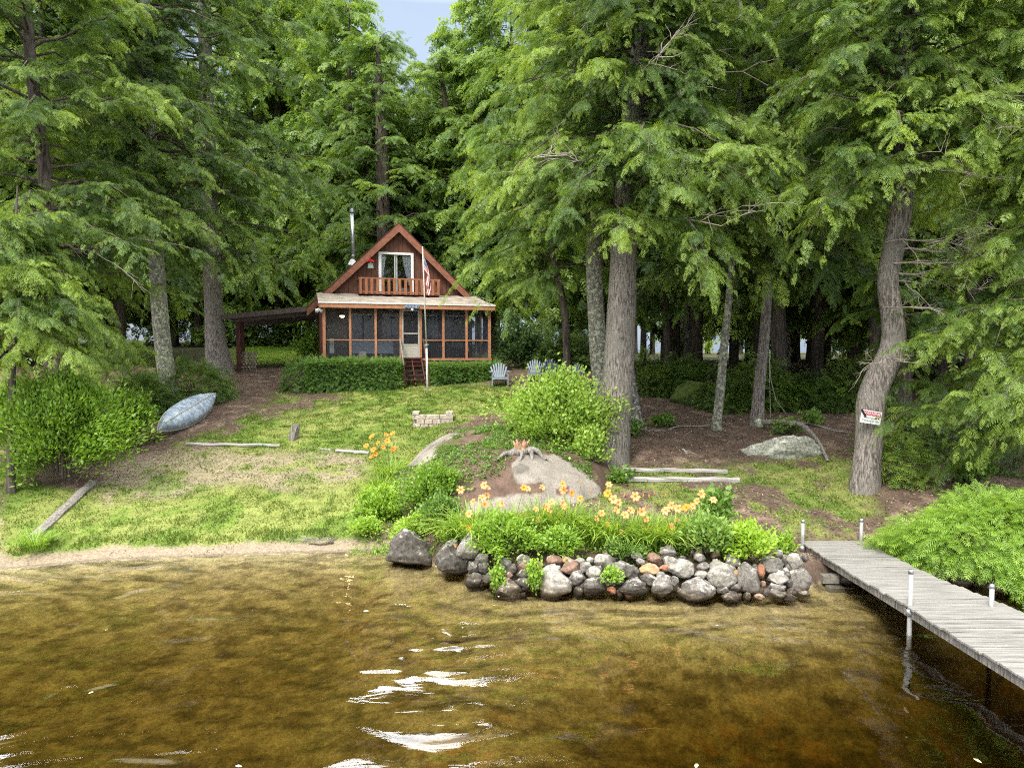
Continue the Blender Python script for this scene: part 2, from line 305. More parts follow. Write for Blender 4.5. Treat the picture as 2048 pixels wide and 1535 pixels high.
def water_mat():
    m, t, out = nmat('lake_water'); N = t.nodes.new; l = t.links.new
    tc = N('ShaderNodeTexCoord')
    def wave(scale, st, det, rot=0, dist=0):
        mp = N('ShaderNodeMapping'); mp.inputs['Scale'].default_value = st; mp.inputs['Rotation'].default_value = (0, 0, rot); l(tc.outputs['Object'], mp.inputs[0])
        n = N('ShaderNodeTexNoise'); n.inputs['Scale'].default_value = scale; n.inputs['Detail'].default_value = det; n.inputs['Distortion'].default_value = dist; l(mp.outputs[0], n.inputs[0]); return n.outputs['Fac']
    w1 = wave(.5, (.8, 1.3, 1), 1, .15, 2.2); w2 = wave(3.2, (.55, 1.5, 1), 2, -.2, .8); w3 = wave(11, (.8, 1.3, 1), 2, .3)
    s1 = N('ShaderNodeMath'); s1.operation = 'MULTIPLY_ADD'; s1.inputs[1].default_value = .06; l(w2, s1.inputs[0]); l(w1, s1.inputs[2])
    s2 = N('ShaderNodeMath'); s2.operation = 'MULTIPLY_ADD'; s2.inputs[1].default_value = .003; l(w3, s2.inputs[0]); l(s1.outputs[0], s2.inputs[2])
    b = N('ShaderNodeBump'); b.inputs['Strength'].default_value = 1; b.inputs['Distance'].default_value = .16
    mk_ = wave(.30, (1, 1.2, 1), 1, .4); rr_ = N('ShaderNodeMapRange'); rr_.inputs['From Min'].default_value = .40; rr_.inputs['From Max'].default_value = .58; rr_.inputs['To Min'].default_value = .07; rr_.inputs['To Max'].default_value = 1; l(mk_, rr_.inputs['Value']); l(rr_.outputs[0], b.inputs['Strength']); l(s2.outputs[0], b.inputs['Height'])
    tr = N('ShaderNodeBsdfTransparent'); gl = N('ShaderNodeBsdfGlossy'); gl.inputs['Roughness'].default_value = .02; l(b.outputs[0], gl.inputs['Normal'])
    f = N('ShaderNodeFresnel'); f.inputs[0].default_value = 1.50; l(b.outputs[0], f.inputs['Normal'])
    mx = N('ShaderNodeMixShader'); l(f.outputs[0], mx.inputs[0]); l(tr.outputs[0], mx.inputs[1]); l(gl.outputs[0], mx.inputs[2]); l(mx.outputs[0], out.inputs['Surface'])
    v = N('ShaderNodeVolumeAbsorption'); v.inputs['Color'].default_value = (.69, .63, .36, 1); v.inputs['Density'].default_value = 1.85; l(v.outputs[0], out.inputs['Volume'])
    return m
M['water'] = water_mat()

# ------------------------------------------------------------------ terrain
_sh = [(-400, 1150), (0, 1140), (200, 1121), (400, 1113), (600, 1106), (770, 1101), (800, 1128), (870, 1150), (950, 1172), (1050, 1190), (1250, 1196), (1400, 1203), (1550, 1204), (1640, 1192), (1720, 1165), (1800, 1150), (1900, 1165), (2048, 1205), (2400, 1260)]
_shw = np.array([atz(a, b, 0)[:2] for a, b in _sh])
def shoreY(X): return np.interp(X, _shw[:, 0], _shw[:, 1])
_wl = [atz(a, b, 0)[0] for a, b in ((770, 1103), (850, 1140), (1640, 1190), (1700, 1180))]
def wallness(X): return np.interp(X, _wl, [0, 1, 1, .85])
def terr(X, Y):
    X = np.asarray(X, float); Y = np.asarray(Y, float)
    ys = shoreY(X) + .12 * (fbm(X, Y * 0, .9, 3, 5) - .5); u = Y - ys; w = wallness(X)
    bed = np.interp(u, [-30, -9, -4, -1.2, 0], [-1.9, -1.15, -.62, -.20, 0]) - w * np.interp(u, [-3, -.6, 0, .2], [0, .12, .16, .16])
    a = np.clip((Y - ys - .7) / (28.5 - ys - .7), 0, 1)
    zl = np.interp(u, [0, .5, .7], [0, .09, .2]) + 2.75 * a ** .97
    zr = np.interp(u, [.38, .80], [-.12, .5]) + 2.45 * a
    z = np.where(u < 0, bed - 1.0 * np.clip((X + .3) / 3.5, 0, 1) * np.clip((-u - 1.0) / 2.2, 0, 1), zl * (1 - w) + w * zr)
    rt = np.clip((X / np.maximum(Y, 1) * F - 40) / 200, 0, 1)
    far = np.interp(Y, [28.5, 31, 36, 45, 60, 90, 140, 220], [0, .5, .72, 1.42, 1.75, 2.6, 3.4, 4]) * (1 - rt) + rt * np.interp(Y, [28.5, 31, 36, 60, 220], [0, .5, .7, .95, .6])
    z = z + np.where(Y > 28.5, far, 0)
    dkm = np.clip((X - 5.25) / .5, 0, 1); cap_ = .30 + .9 * np.clip((Y - 13.5) / 1.4, 0, 1) ; z = np.where(Y < 15.5, z * (1 - dkm) + np.minimum(z, cap_) * dkm, z)
    land = np.clip(u / 2, 0, 1)
    z = z + land * (.16 * (fbm(X, Y, .35, 3, 1) - .5) + .05 * (fbm(X, Y, 2.2, 3, 2) - .5)) + (u < 0) * .10 * (fbm(X, Y, .8, 3, 4) - .5) * np.clip(-u, 0, 1)
    return z
def T1(x, y): return float(terr(np.array([x]), np.array([y]))[0])
def on(px, py, y0=9.0, y1=90):
    Ys = np.arange(y0, y1, .04); v = ray(px, py); X = v[0] / v[1] * Ys; Z = H + v[2] / v[1] * Ys
    t = terr(X, Ys); k = int(np.argmax(Z <= t)); return np.array([X[k], Ys[k], t[k]])

def inpoly(px, py, poly, soft=18):
    """signed distance style soft mask"""
    P = np.array(poly, float); n = len(P); inside = np.zeros(px.shape, bool); d = np.full(px.shape, 1e9)
    for i in range(n):
        x1, y1 = P[i]; x2, y2 = P[(i + 1) % n]
        c = ((y1 > py) != (y2 > py)) & (px < (x2 - x1) * (py - y1) / (y2 - y1 + 1e-9) + x1); inside ^= c
        t = np.clip(((px - x1) * (x2 - x1) + (py - y1) * (y2 - y1)) / ((x2 - x1) ** 2 + (y2 - y1) ** 2 + 1e-9), 0, 1)
        d = np.minimum(d, np.hypot(px - x1 - t * (x2 - x1), (py - y1 - t * (y2 - y1)) * 1.6))
    return np.clip(.5 + np.where(inside, d, -d) / (2 * soft), 0, 1)
PATH = [(470, 700), (600, 722), (585, 765), (640, 775), (700, 790), (610, 835), (500, 835), (440, 900), (330, 910), (250, 965), (150, 985), (200, 900), (380, 830), (420, 760), (420, 700)]
BARE = [(170, 985), (250, 915), (380, 896), (560, 903), (740, 900), (740, 950), (620, 985), (450, 968), (330, 1000), (210, 1010)]
RBROWN = [(1180, 790), (1300, 785), (1500, 790), (1720, 810), (1725, 890), (1650, 925), (1480, 935), (1250, 945), (1190, 900)]
RMIX = [(1180, 930), (1480, 930), (1720, 900), (1760, 990), (1700, 1090), (1500, 1090), (1200, 1080)]
LAWN = [(0, 940), (150, 990), (330, 900), (450, 850), (600, 765), (1000, 765), (1060, 800), (900, 850), (790, 1000), (740, 1100), (0, 1160)]
BACKLAWN = [(470, 694), (600, 694), (660, 696), (660, 729), (470, 727)]
BED = [(860, 1040), (1000, 1010), (1450, 1050), (1640, 1090), (1640, 1200), (800, 1160)]
def masks(X, Y, Z):
    px, py = project(np.stack([X, Y, Z], -1)); wob = 46 * (fbm(X, Y, 1.3, 4, 11) - .5); wy = 26 * (fbm(X, Y, 1.6, 4, 12) - .5)
    qx, qy = px + wob, py + wy
    lawn = np.maximum(inpoly(qx, qy, LAWN, 14), inpoly(px, py, BACKLAWN, 3)); path = inpoly(qx, qy, PATH, 14); bare = inpoly(qx, qy, BARE, 20)
    rmix = inpoly(qx, qy, RMIX, 20); bed = inpoly(px, py, BED, 12)
    n = fbm(X, Y, 1.6, 4, 21)
    g = lawn * (1 - path * np.clip((n - .36) * 6, .15, 1) * .95) * (1 - bare * np.clip((n - .32) * 6, .25, .82))
    g = np.maximum(g, rmix * np.clip((n - .44) * 7, 0, .8)); g = np.maximum(g, inpoly(px, py, BACKLAWN, 3) * .95)
    g = np.where(Y < 28, g * (1 - bed * .8), g)
    grn = inpoly(qx, qy, [(1560, 915), (1740, 930), (1760, 1090), (1560, 1090)], 25); g = np.maximum(g, grn * np.clip((n - .36) * 5, 0, .9))
    return g, path, bare, rmix, bed
C = lambda *a: np.array(a, float)
def ground_color(X, Y, Z):
    g, path, bare, rmix, bed = masks(X, Y, Z)
    n1 = fbm(X, Y, 1.1, 4, 31)[:, None]; n2 = fbm(X, Y, 6, 3, 32)[:, None]; n3 = fbm(X, Y, 2.7, 4, 33)[:, None]
    litter = C(.125, .088, .066) * (.55 + 1.0 * n2); litter = litter * (1 - np.clip((n3 - .6) * 6, 0, 1)) + C(.26, .19, .14) * np.clip((n3 - .6) * 6, 0, 1)
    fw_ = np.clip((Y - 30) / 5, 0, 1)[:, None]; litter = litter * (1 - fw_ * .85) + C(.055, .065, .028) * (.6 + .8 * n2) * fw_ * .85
    sandy = C(.33, .27, .19) * (.7 + .55 * n2)
    grass = C(.13, .19, .035) * (.7 + .7 * n2); dry = C(.30, .30, .10) * (.8 + .4 * n2)
    k = np.clip((n1 - .46) * 5, 0, .5); grass = grass * (1 - k) + dry * k
    px, py = project(np.stack([X, Y, Z], -1))
    base = litter * (1 - bare[:, None] * .75) + sandy * bare[:, None] * .75
    near = np.clip((15.8 - Y) / 1.5, 0, 1)[:, None] * (X < -2)[:, None] * np.clip((n3 - .42) * 5, 0, 1); base = base * (1 - near) + C(.50, .42, .27) * near
    col = base * (1 - g[:, None]) + grass * g[:, None]
    ys = shoreY(X); u = Y - ys; w = wallness(X)
    beach = np.clip((.62 + .25 * (fbm(X, Y * 0, 1.7, 3, 40) - .5) - u) / .12, 0, 1)[:, None] * (1 - w)[:, None]
    sand = C(.30, .24, .17) * (.85 + .3 * n2); sand = sand * np.where(u < .12, .72, 1)[:, None]
    col = col * (1 - beach) + sand * beach
    # lake bed: sand under a skin of brown silt, orange gravel, dead leaves
    d = fbm(X, Y, .55, 4, 50)[:, None]; e = fbm(X, Y * 1.4, 3.6, 5, 51)[:, None]; f = fbm(X, Y * 1.2, 9, 3, 52)[:, None]; e = e * .6 + .4 * fbm(X, Y * 1.3, 7.5, 4, 58)[:, None]
    bedc = C(.44, .38, .22) * (.55 + .9 * f)
    silt = np.clip((e - .45) * 14, 0, 1) * np.clip(.15 - u[:, None] * .45, 0, 1); bedc = bedc * (1 - .48 * silt) + C(.15, .11, .045) * (.6 + .8 * f) * .48 * silt
    org = np.clip((d - .40) * 6, 0, 1) * np.clip((fbm(X, Y, 5, 4, 59)[:, None] - .50) * 9, 0, 1) * np.clip(-u[:, None] - 1.5, 0, 1); org = org * np.clip((X[:, None] + 2.2) / 2, .2, 1); bedc = bedc * (1 - org * .55) + C(.64, .34, .10) * org * .55
    dk = np.clip((fbm(X * .7, Y * 2.0, 3.4, 5, 53)[:, None] - .57) * 12, 0, 1); bedc = bedc * (1 - dk * .55) + C(.06, .045, .02) * dk * .55
    col = np.where(((u < 0) | ((Z < .01) & (w > .3)))[:, None], bedc, col)
    return np.clip(col, .005, 1)

def axis(a, b, fine0, fine1, df, growth=1.12):
    pts = list(np.arange(fine0, fine1, df)); s = df; x = fine1
    while x < b: pts.append(x); s *= growth; x += s
    s = df; x = fine0 - df; pre = []
    while x > a: pre.append(x); s *= growth; x -= s
    return np.array([a] + pre[::-1] + pts + [b])
def grid_mesh(name, xs, ys, zf, cf=None):
    X, Y = np.meshgrid(xs, ys); X = X.ravel(); Y = Y.ravel(); Z = zf(X, Y)
    nx, ny = len(xs), len(ys); i = np.arange(nx - 1)[None, :] + nx * np.arange(ny - 1)[:, None]; i = i.ravel()
    Q = np.stack([i, i + 1, i + 1 + nx, i + nx], 1)
    return np_mesh(name, np.stack([X, Y, Z], 1), Q, None, {'gcol': cf(X, Y, Z)} if cf else None, smooth=True)
gm, t, out = nmat('ground_surface'); N = t.nodes.new; l = t.links.new
at = N('ShaderNodeAttribute'); at.attribute_name = 'gcol'; tc = N('ShaderNodeTexCoord')
n1 = N('ShaderNodeTexNoise'); n1.inputs['Scale'].default_value = 22; n1.inputs['Detail'].default_value = 8; n1.inputs['Roughness'].default_value = .8; l(tc.outputs['Object'], n1.inputs[0])
r1 = N('ShaderNodeValToRGB'); r1.color_ramp.elements[0].position = .34; r1.color_ramp.elements[0].color = (.45, .45, .45, 1); r1.color_ramp.elements[1].position = .68; r1.color_ramp.elements[1].color = (1.5, 1.5, 1.5, 1); l(n1.outputs['Fac'], r1.inputs[0])
mm = N('ShaderNodeMixRGB'); mm.blend_type = 'MULTIPLY'; mm.inputs[0].default_value = 1; l(at.outputs['Color'], mm.inputs['Color1']); l(r1.outputs[0], mm.inputs['Color2'])
p = N('ShaderNodeBsdfPrincipled'); p.inputs['Roughness'].default_value = .95; p.inputs['Specular IOR Level'].default_value = .1; l(mm.outputs[0], p.inputs['Base Color'])
b = N('ShaderNodeBump'); b.inputs['Strength'].default_value = .5; b.inputs['Distance'].default_value = .03; l(n1.outputs['Fac'], b.inputs['Height']); l(b.outputs[0], p.inputs['Normal']); l(p.outputs[0], out.inputs[0])
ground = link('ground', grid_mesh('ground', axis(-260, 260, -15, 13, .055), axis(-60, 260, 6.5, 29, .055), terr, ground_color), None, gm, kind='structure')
water = MB().box(-120, 120, -58, 17, -8, 0).build('lake_water', M['water'], kind='structure')

# ------------------------------------------------------------------ foliage machinery
def frond_template(k, width, spread=.42, droop=.22):
    """flat fan of narrow leaflets, length 1 along +x; returns verts (n,4,3) and tint (n,4)"""
    L_ = []
    for i in range(k):
        t = .06 + .86 * i / k; ln = spread * (1 - .72 * t) + .08
        for s in (-1, 1): L_.append((t + (.04 if s > 0 else 0), s * radians(52), ln))
    L_.append((.62, 0, .42))
    V = []; Tn = []
    for t, a, ln in L_:
        d = np.array([cos(a), sin(a)]); n = np.array([-d[1], d[0]])
        for q, (al, wd) in enumerate(((0, 0), (.45, width), (1, 0), (.45, -width))):
            xy = np.array([t, 0]) + d * ln * al + n * wd; V.append([xy[0], xy[1], -droop * (xy[0] ** 2 + xy[1] ** 2)])
            Tn.append(.0 if q == 0 else (.16 if q == 2 else .07))
    return np.array(V), np.array(Tn)
FT_NEAR = frond_template(5, .034, .36, .35); FT_MID = frond_template(4, .05, .38, .3); FT_FAR = frond_template(3, .085, .40, .3)
def norm(a): return a / (np.linalg.norm(a, axis=-1, keepdims=True) + 1e-9)
def fronds(P, D, Nn, Ls, tint, FT):
    D = norm(D); Sx = norm(np.cross(Nn, D)); U = np.cross(D, Sx); V, Tn = FT
    W = P[:, None] + Ls[:, None, None] * (V[None, :, 0:1] * D[:, None] + V[None, :, 1:2] * Sx[:, None] + V[None, :, 2:3] * U[:, None])
    t = np.clip(tint[:, None] + Tn[None], 0, 1)
    return W.reshape(-1, 3), t.ravel()
def leaf_mesh(name, W, t):
    Q = np.arange(len(W)).reshape(-1, 4); return np_mesh(name, W, Q, None, {'tint': t})

def tubes_mesh(name, lines, n=4):
    """lines: list of (pts(k,3), r0, r1)"""
    V = []; Q = []; b = 0
    for P, r0, r1 in lines:
        P = np.asarray(P, float); k = len(P); d = np.gradient(P, axis=0); d = norm(d)
        a = np.cross(d, np.array([.3, .2, 1.])); a = norm(a); c = np.cross(d, a); r = np.linspace(r0, r1, k)
        th = 2 * pi * np.arange(n) / n
        ring = P[:, None] + r[:, None, None] * (a[:, None] * np.cos(th)[None, :, None] + c[:, None] * np.sin(th)[None, :, None])
        V.append(ring.reshape(-1, 3)); i = (np.arange(k - 1) * n)[:, None] + np.arange(n)[None]; j = (np.arange(k - 1) * n)[:, None] + (np.arange(n)[None] + 1) % n
        Q.append(np.stack([i, j, j + n, i + n], -1).reshape(-1, 4) + b); b += k * n
    return np_mesh(name, np.concatenate(V), np.concatenate(Q), None, None, smooth=True)

def resample(pts, rads, n, sm=3):
    pts = np.asarray(pts, float); s = np.concatenate([[0], np.cumsum(np.linalg.norm(np.diff(pts, axis=0), axis=1))]); u = np.linspace(0, s[-1], n)
    P = np.stack([np.interp(u, s, pts[:, i]) for i in range(3)], 1)
    for _ in range(sm):
        P[1:-1] = (P[:-2] + 2 * P[1:-1] + P[2:]) / 4
    return P, np.interp(u, s, rads)
def trunk_mesh(name, P, r, seed, flare=.5, n=18):
    k = len(P); d = norm(np.gradient(P, axis=0)); a = norm(np.cross(d, np.array([0, 1., .01]))); c = np.cross(d, a)
    th = 2 * pi * np.arange(n) / n; h = np.concatenate([[0], np.cumsum(np.linalg.norm(np.diff(P, axis=0), axis=1))])
    lob = 1 + .5 * flare * np.exp(-h / .35)[:, None] * (1 + .6 * np.sin(th * 5 + seed)[None]) + .045 * np.sin(th * 3 + seed)[None] + .05 * (vnoise(h[:, None] * 2, th[None] * 1.3, 1, seed) - .5) + .06 * (vnoise(h[:, None] * .8, th[None] * 0, 1, seed + 3) - .5)
    ring = P[:, None] + (r[:, None] * lob)[:, :, None] * (a[:, None] * np.cos(th)[None, :, None] + c[:, None] * np.sin(th)[None, :, None])
    i = (np.arange(k - 1) * n)[:, None] + np.arange(n)[None]; j = (np.arange(k - 1) * n)[:, None] + (np.arange(n)[None] + 1) % n
    return ring.reshape(-1, 3), np.stack([i, j, j + n, i + n], -1).reshape(-1, 4)

def crown_data(P, seed, h0, h1, nb, Lmax, lod=0, az=None, e0=.15, droop=.32, tint0=.38, taper=.8, low=1.0, size=1.0):
    """limbs from the trunk polyline P; each limb carries many small drooping sprays that fan out from its outer part"""
    g = np.random.default_rng(seed); hs = np.concatenate([[0], np.cumsum(np.linalg.norm(np.diff(P, axis=0), axis=1))])
    FT = (FT_NEAR, FT_MID, FT_FAR)[lod]; fl = (.25, .34, .56)[lod] * size; per_m = (7.0, 4.6, 2.6)[lod]; m = (8, 6, 4)[lod]
    OO, DD, SS, LL, TT = [], [], [], [], []; lines = []
    for ib in range(nb):
        q = (ib + g.random()) / nb; h = h0 + (h1 - h0) * q; o = np.array([np.interp(h, hs, P[:, i]) for i in range(3)])
        A = g.uniform(0, 2 * pi) if az is None else az(q, g)
        L_ = Lmax * (1 - taper * q ** 1.3) * g.uniform(.45, 1.12) * np.interp(q, [0, .12], [low, 1]) + .25
        hd = np.array([cos(A), sin(A), 0]); e = e0 + g.normal(0, .14) + .25 * q; dr = droop * g.uniform(.5, 1.2)
        side = np.array([-sin(A), cos(A), 0]); bend = g.normal(0, .2)
        s = np.linspace(0, 1, 9)
        C_ = o + (hd[None] * s[:, None] + side[None] * bend * s[:, None] ** 2) * L_ * .95; C_[:, 2] += L_ * (e * s - dr * (.5 * s ** 2 + .5 * s ** 4)); C_[1:] += g.normal(0, .018 * L_, (8, 3))
        lines.append((C_, .012 + .011 * L_, .004))
        ns = int(L_ * per_m) + 3; ss = 1 - (1 - (.12 if L_ < 1.4 else .22)) * g.random(ns) ** .85; ss[:2] = 1
        o2 = np.stack([np.interp(ss, s, C_[:, i]) for i in range(3)], 1); tg = norm(np.gradient(C_, axis=0)); t2 = norm(np.stack([np.interp(ss, s, tg[:, i]) for i in range(3)], 1))
        a2 = np.where(np.arange(ns) < 2, g.normal(0, .25, ns), g.choice([-1, 1], ns) * g.uniform(.35, 1.35, ns))
        d2 = t2 * np.cos(a2)[:, None] + side[None] * np.sin(a2)[:, None]; d2[:, 2] += g.normal(.02, .22, ns)
        l2 = (.40 + .62 * g.random(ns) ** 1.5) * (1.25 - .45 * ss) * (1, 1.15, 1.6)[lod] * min(1.1, .45 + L_ * .28)
        OO.append(o2 + g.normal(0, .03, (ns, 3))); DD.append(norm(d2)); SS.append(ss); LL.append(l2); TT.append(tint0 + g.normal(0, .09) + .26 * (ss - .75) + g.normal(0, .10, ns))
    O, D, L2, T_ = np.concatenate(OO), np.concatenate(DD), np.concatenate(LL), np.concatenate(TT); n = len(O)
    Nn = np.stack([g.normal(0, .34, n), g.normal(0, .34, n), np.ones(n)], 1); Sx = norm(np.cross(Nn, D)); dr2 = g.uniform(.12, .62, n)
    PP, D3, N3, F3, T3 = [], [], [], [], []
    for j in range(m):
        u = (j + g.uniform(.3, .9, n)) / m
        B = O + D * (L2 * u)[:, None]; B[:, 2] -= dr2 * L2 * u ** 2; tl = D.copy(); tl[:, 2] -= 2 * dr2 * u
        for sd in (-1, 1):
            a = g.uniform(.55, 1.05, n); dd = norm(tl) * np.cos(a)[:, None] + sd * Sx * np.sin(a)[:, None]; dd[:, 2] -= g.uniform(0, .5, n)
            k = g.random(n) > .13; PP.append(B[k]); D3.append(dd[k]); N3.append((Nn + g.normal(0, .25, (n, 3)))[k]); F3.append((fl * (1.15 - .62 * u) * g.uniform(.65, 1.2, n))[k]); T3.append((T_ + .14 * (u - .5) + g.normal(0, .05, n))[k])
    B = O + D * L2[:, None] * .92; B[:, 2] -= dr2 * L2 * .85; tl = D.copy(); tl[:, 2] -= 1.7 * dr2
    PP.append(B); D3.append(tl); N3.append(Nn); F3.append(fl * .8 * np.ones(n)); T3.append(T_ + .15)
    W, t = fronds(np.concatenate(PP), np.concatenate(D3), np.concatenate(N3), np.concatenate(F3), np.concatenate(T3), FT)
    return W, t, lines

def dead_twigs(o, A, e, L_, g, n=5, dr=.2, depth=2):
    lines = []
    def grow(o, d, L_, r, k):
        m = 7; s = np.linspace(0, 1, m)[:, None]; side = norm(np.cross(d, [0, 0, 1.]) + g.normal(0, .3, 3)); C_ = o + d * s * L_ + side * g.normal(0, .12) * L_ * s ** 2; C_[:, 2] -= dr * L_ * s[:, 0] ** 2
        C_[1:-1] += g.normal(0, .012 * L_, (m - 2, 3)); lines.append((C_, r, r * .35))
        if k:
            for _ in range(n):
                i = g.integers(1, m); dd = norm(d + g.normal(0, .55, 3)); grow(C_[i], dd, L_ * g.uniform(.25, .5), r * .5, k - 1)
    grow(np.asarray(o, float), np.array([cos(A) * cos(e), sin(A) * cos(e), sin(e)]), L_, .012 + .005 * L_, depth)
    return lines

def tree(name, base, pts, rads, label, crowns, mat='hemlock', bark='bark', seed=1, cat='tree', group=None, flare=.5, dead=()):
    base = np.asarray(base, float); P, r = resample(np.asarray(pts, float) - base, rads, 100, 4); P[0, 2] -= .25
    root = empty(name, base, label=label, cat=cat, group=group)
    lines = []; Ws = []; ts = []
    for i, c in enumerate(crowns):
        W, t, ln = crown_data(P, seed * 31 + i, **c); Ws.append(W); ts.append(t); lines += ln
    V, Q = trunk_mesh('trunk', P, r, seed, flare)
    link('trunk', np_mesh('trunk', V, Q, None, None, smooth=True), root, M[bark])
    if lines: link('limb', tubes_mesh('limb', lines, 5), root, M['bark_dark'])
    dl = []
    for d in dead: dl += dead_twigs(*d)
    if dl: link('dead_branch', tubes_mesh('dead_branch', dl, 4), root, M['twig'])
    if Ws: link('crown', leaf_mesh('crown', np.concatenate(Ws), np.concatenate(ts)), root, M[mat])
    return root
def path_px(lst, Y):   # list of (px,py,width_px) -> points & radii on the plane at depth Y
    pts = [aty(a, b, Y) for a, b, _ in lst]; return pts, [w * .5 / F * Y for _, _, w in lst]

# ------------------------------------------------------------------ big trees one can tell apart
SID = [10]
def px_tree(name, lst, label, crowns, Y=None, **k):
    SID[0] += 1
    if Y is None: Y = on(lst[0][0], lst[0][1])[1]
    pts, rads = path_px(lst, Y); b = pts[0].copy(); b[2] = T1(b[0], b[1]) ; pts[0] = b
    return tree(name, b, pts, rads, label, crowns, seed=SID[0], **k)
C0 = lambda h0, h1, nb, Lm, lod=0, **k: dict(h0=h0, h1=h1, nb=nb, Lmax=Lm, lod=lod, **k)
gd = np.random.default_rng(99)
px_tree('hemlock_tree', [(1222, 925, 66), (1235, 760, 62), (1243, 600, 56), (1250, 400, 46), (1262, 250, 42), (1285, 60, 34), (1300, -250, 22), (1310, -700, 6)],
        'massive grey-barked hemlock in the middle, pale peeling patches low on its trunk', [C0(6.6, 18, 104, 4.6, 0, droop=.38, e0=.05, taper=.6), C0(6.2, 14, 76, 4.2, 0, droop=.42, az=lambda q, g: g.uniform(radians(-175), radians(-5)), e0=.1, tint0=.52, taper=.3)], bark='bark', flare=.35, dead=[((0, -.3, h), a, .15, 3.4, gd, 5, .25) for h, a in ((6.0, -.9), (7.5, -2.2), (9.5, -1.2), (11, -2.0), (10, -.4))])
px_tree('hemlock_tree', [(1215, 800, 40), (1196, 700, 36), (1188, 560, 32), (1185, 440, 28), (1150, 330, 24), (1150, 150, 20), (1165, -150, 14), (1170, -500, 4)],
        'lichen-speckled slimmer trunk leaning close behind the left side of the massive hemlock', [C0(6.4, 16, 96, 3.6, 0, droop=.36, e0=.1, tint0=.46, taper=.55)], Y=21.3, bark='bark_lichen', mat='hemlock_bright', flare=.3)
px_tree('hemlock_tree', [(1268, 848, 36), (1256, 760, 30), (1244, 640, 26), (1240, 300, 22), (1235, -100, 14), (1235, -500, 4)],
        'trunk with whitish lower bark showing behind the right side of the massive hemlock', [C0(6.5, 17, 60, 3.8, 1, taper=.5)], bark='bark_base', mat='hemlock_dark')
px_tree('hemlock_tree', [(1140, 790, 16), (1130, 620, 14), (1100, 480, 13), (1040, 350, 9), (998, 280, 5), (982, 236, 2)],
        'bright young hemlock with drooping plumes and pointed top right of the cabin', [C0(4.9, 10.3, 84, 2.4, 0, droop=.55, e0=.16, tint0=.52, taper=.82)], Y=23.0, mat='hemlock_bright', bark='bark_dark')
px_tree('hemlock_tree', [(343, 810, 36), (326, 700, 31), (316, 580, 30), (307, 450, 27), (298, 250, 24), (290, 80, 20), (284, -250, 12), (280, -600, 4)],
        'straight trunk blotched with pale green lichen beside the overturned canoe', [C0(7.2, 19, 110, 5.0, 0, droop=.35, e0=.05, taper=.5), C0(5.8, 9.5, 18, 4.2, 0, droop=.4, tint0=.45), C0(7, 14, 44, 3.6, 0, droop=.4, tint0=.45, az=lambda q, g: g.uniform(radians(-160), radians(-20)))], bark='bark_lichen', flare=.2, dead=[((0, -.1, 8.0), -2.0, .1, 2.2, gd), ((0, -.1, 7), -.9, .0, 2.4, gd)])
px_tree('hemlock_tree', [(438, 748, 52), (430, 680, 38), (424, 560, 34), (418, 400, 30), (410, 100, 24), (405, -300, 14), (402, -600, 4)],
        'thick brown ridged trunk with flared foot just left of the carport', [C0(4.9, 20, 120, 6.4, 1, droop=.36, e0=.08, taper=.3, low=.7)], bark='bark', mat='hemlock')
px_tree('hemlock_tree', [(140, 850, 40), (122, 660, 34), (112, 540, 30), (88, 330, 24), (60, 120, 20), (45, -150, 14), (35, -500, 5)],
        'grey trunk half hidden by the shrubs at the far left', [C0(5.5, 17, 104, 4.3, 0, droop=.35, tint0=.46, taper=.5), C0(3.8, 7.5, 18, 3.2, 0, tint0=.52)], Y=20.0, bark='bark_dark', mat='hemlock', dead=[((0, -.2, 5.2), -1.1, .0, 2.6, gd), ((0, -.2, 5.9), -.5, -.1, 2.4, gd), ((.1, 0, 6.5), -1.8, .1, 1.6, gd)])
px_tree('young_hemlock', [(20, 930, 16), (25, 700, 12), (30, 520, 8), (35, 370, 2)],
        'young hemlock with bright hanging sprays at the left edge of the picture', [C0(3.9, 7.0, 80, 2.1, 0, droop=.42, tint0=.56, taper=.7)], Y=16.8, mat='hemlock', bark='bark_dark')
px_tree('hemlock_tree', [(1728, 978, 56), (1735, 900, 50), (1738, 840, 50), (1738, 800, 54), (1756, 755, 52), (1780, 712, 46), (1790, 675, 44), (1782, 620, 40), (1772, 560, 38), (1790, 480, 40), (1803, 410, 40), (1810, 250, 32), (1815, 60, 26), (1820, -250, 14), (1822, -500, 4)],
        'grey hemlock with an S-bent trunk that carries the warning sign', [C0(7.6, 15, 84, 3.9, 0, droop=.36, tint0=.5, taper=.45), C0(7.0, 13, 56, 3.5, 0, az=lambda q, g: g.uniform(radians(-190), radians(-20)), droop=.42, tint0=.56, taper=.3), C0(3.4, 5.4, 12, 1.5, 0, tint0=.40, az=lambda q, g: g.uniform(radians(-60), radians(150)))],
        bark='bark', flare=.22, dead=[((.3, -.1, h), a, .02, L_, gd, 6, .12) for h, a, L_ in ((5.6, -.3, 3.2), (5.3, -.7, 2.4), (4.9, .1, 2.8), (5.8, -.9, 2.0), (4.3, -1.2, 1.2), (3.0, -2.4, .9), (3.05, -.6, .9), (3.1, -1.5, .8), (5.1, -.2, 3.4))])
px_tree('hemlock_tree', [(1432, 858, 18), (1441, 780, 18), (1447, 700, 16), (1456, 620, 14), (1470, 450, 12), (1480, 100, 10), (1485, -200, 3)],
        'thin dark mottled trunk leaning right in the bare brown ground', [C0(6.0, 14, 60, 3.4, 1, droop=.4, taper=.5)], bark='bark_lichen', mat='hemlock_dark')
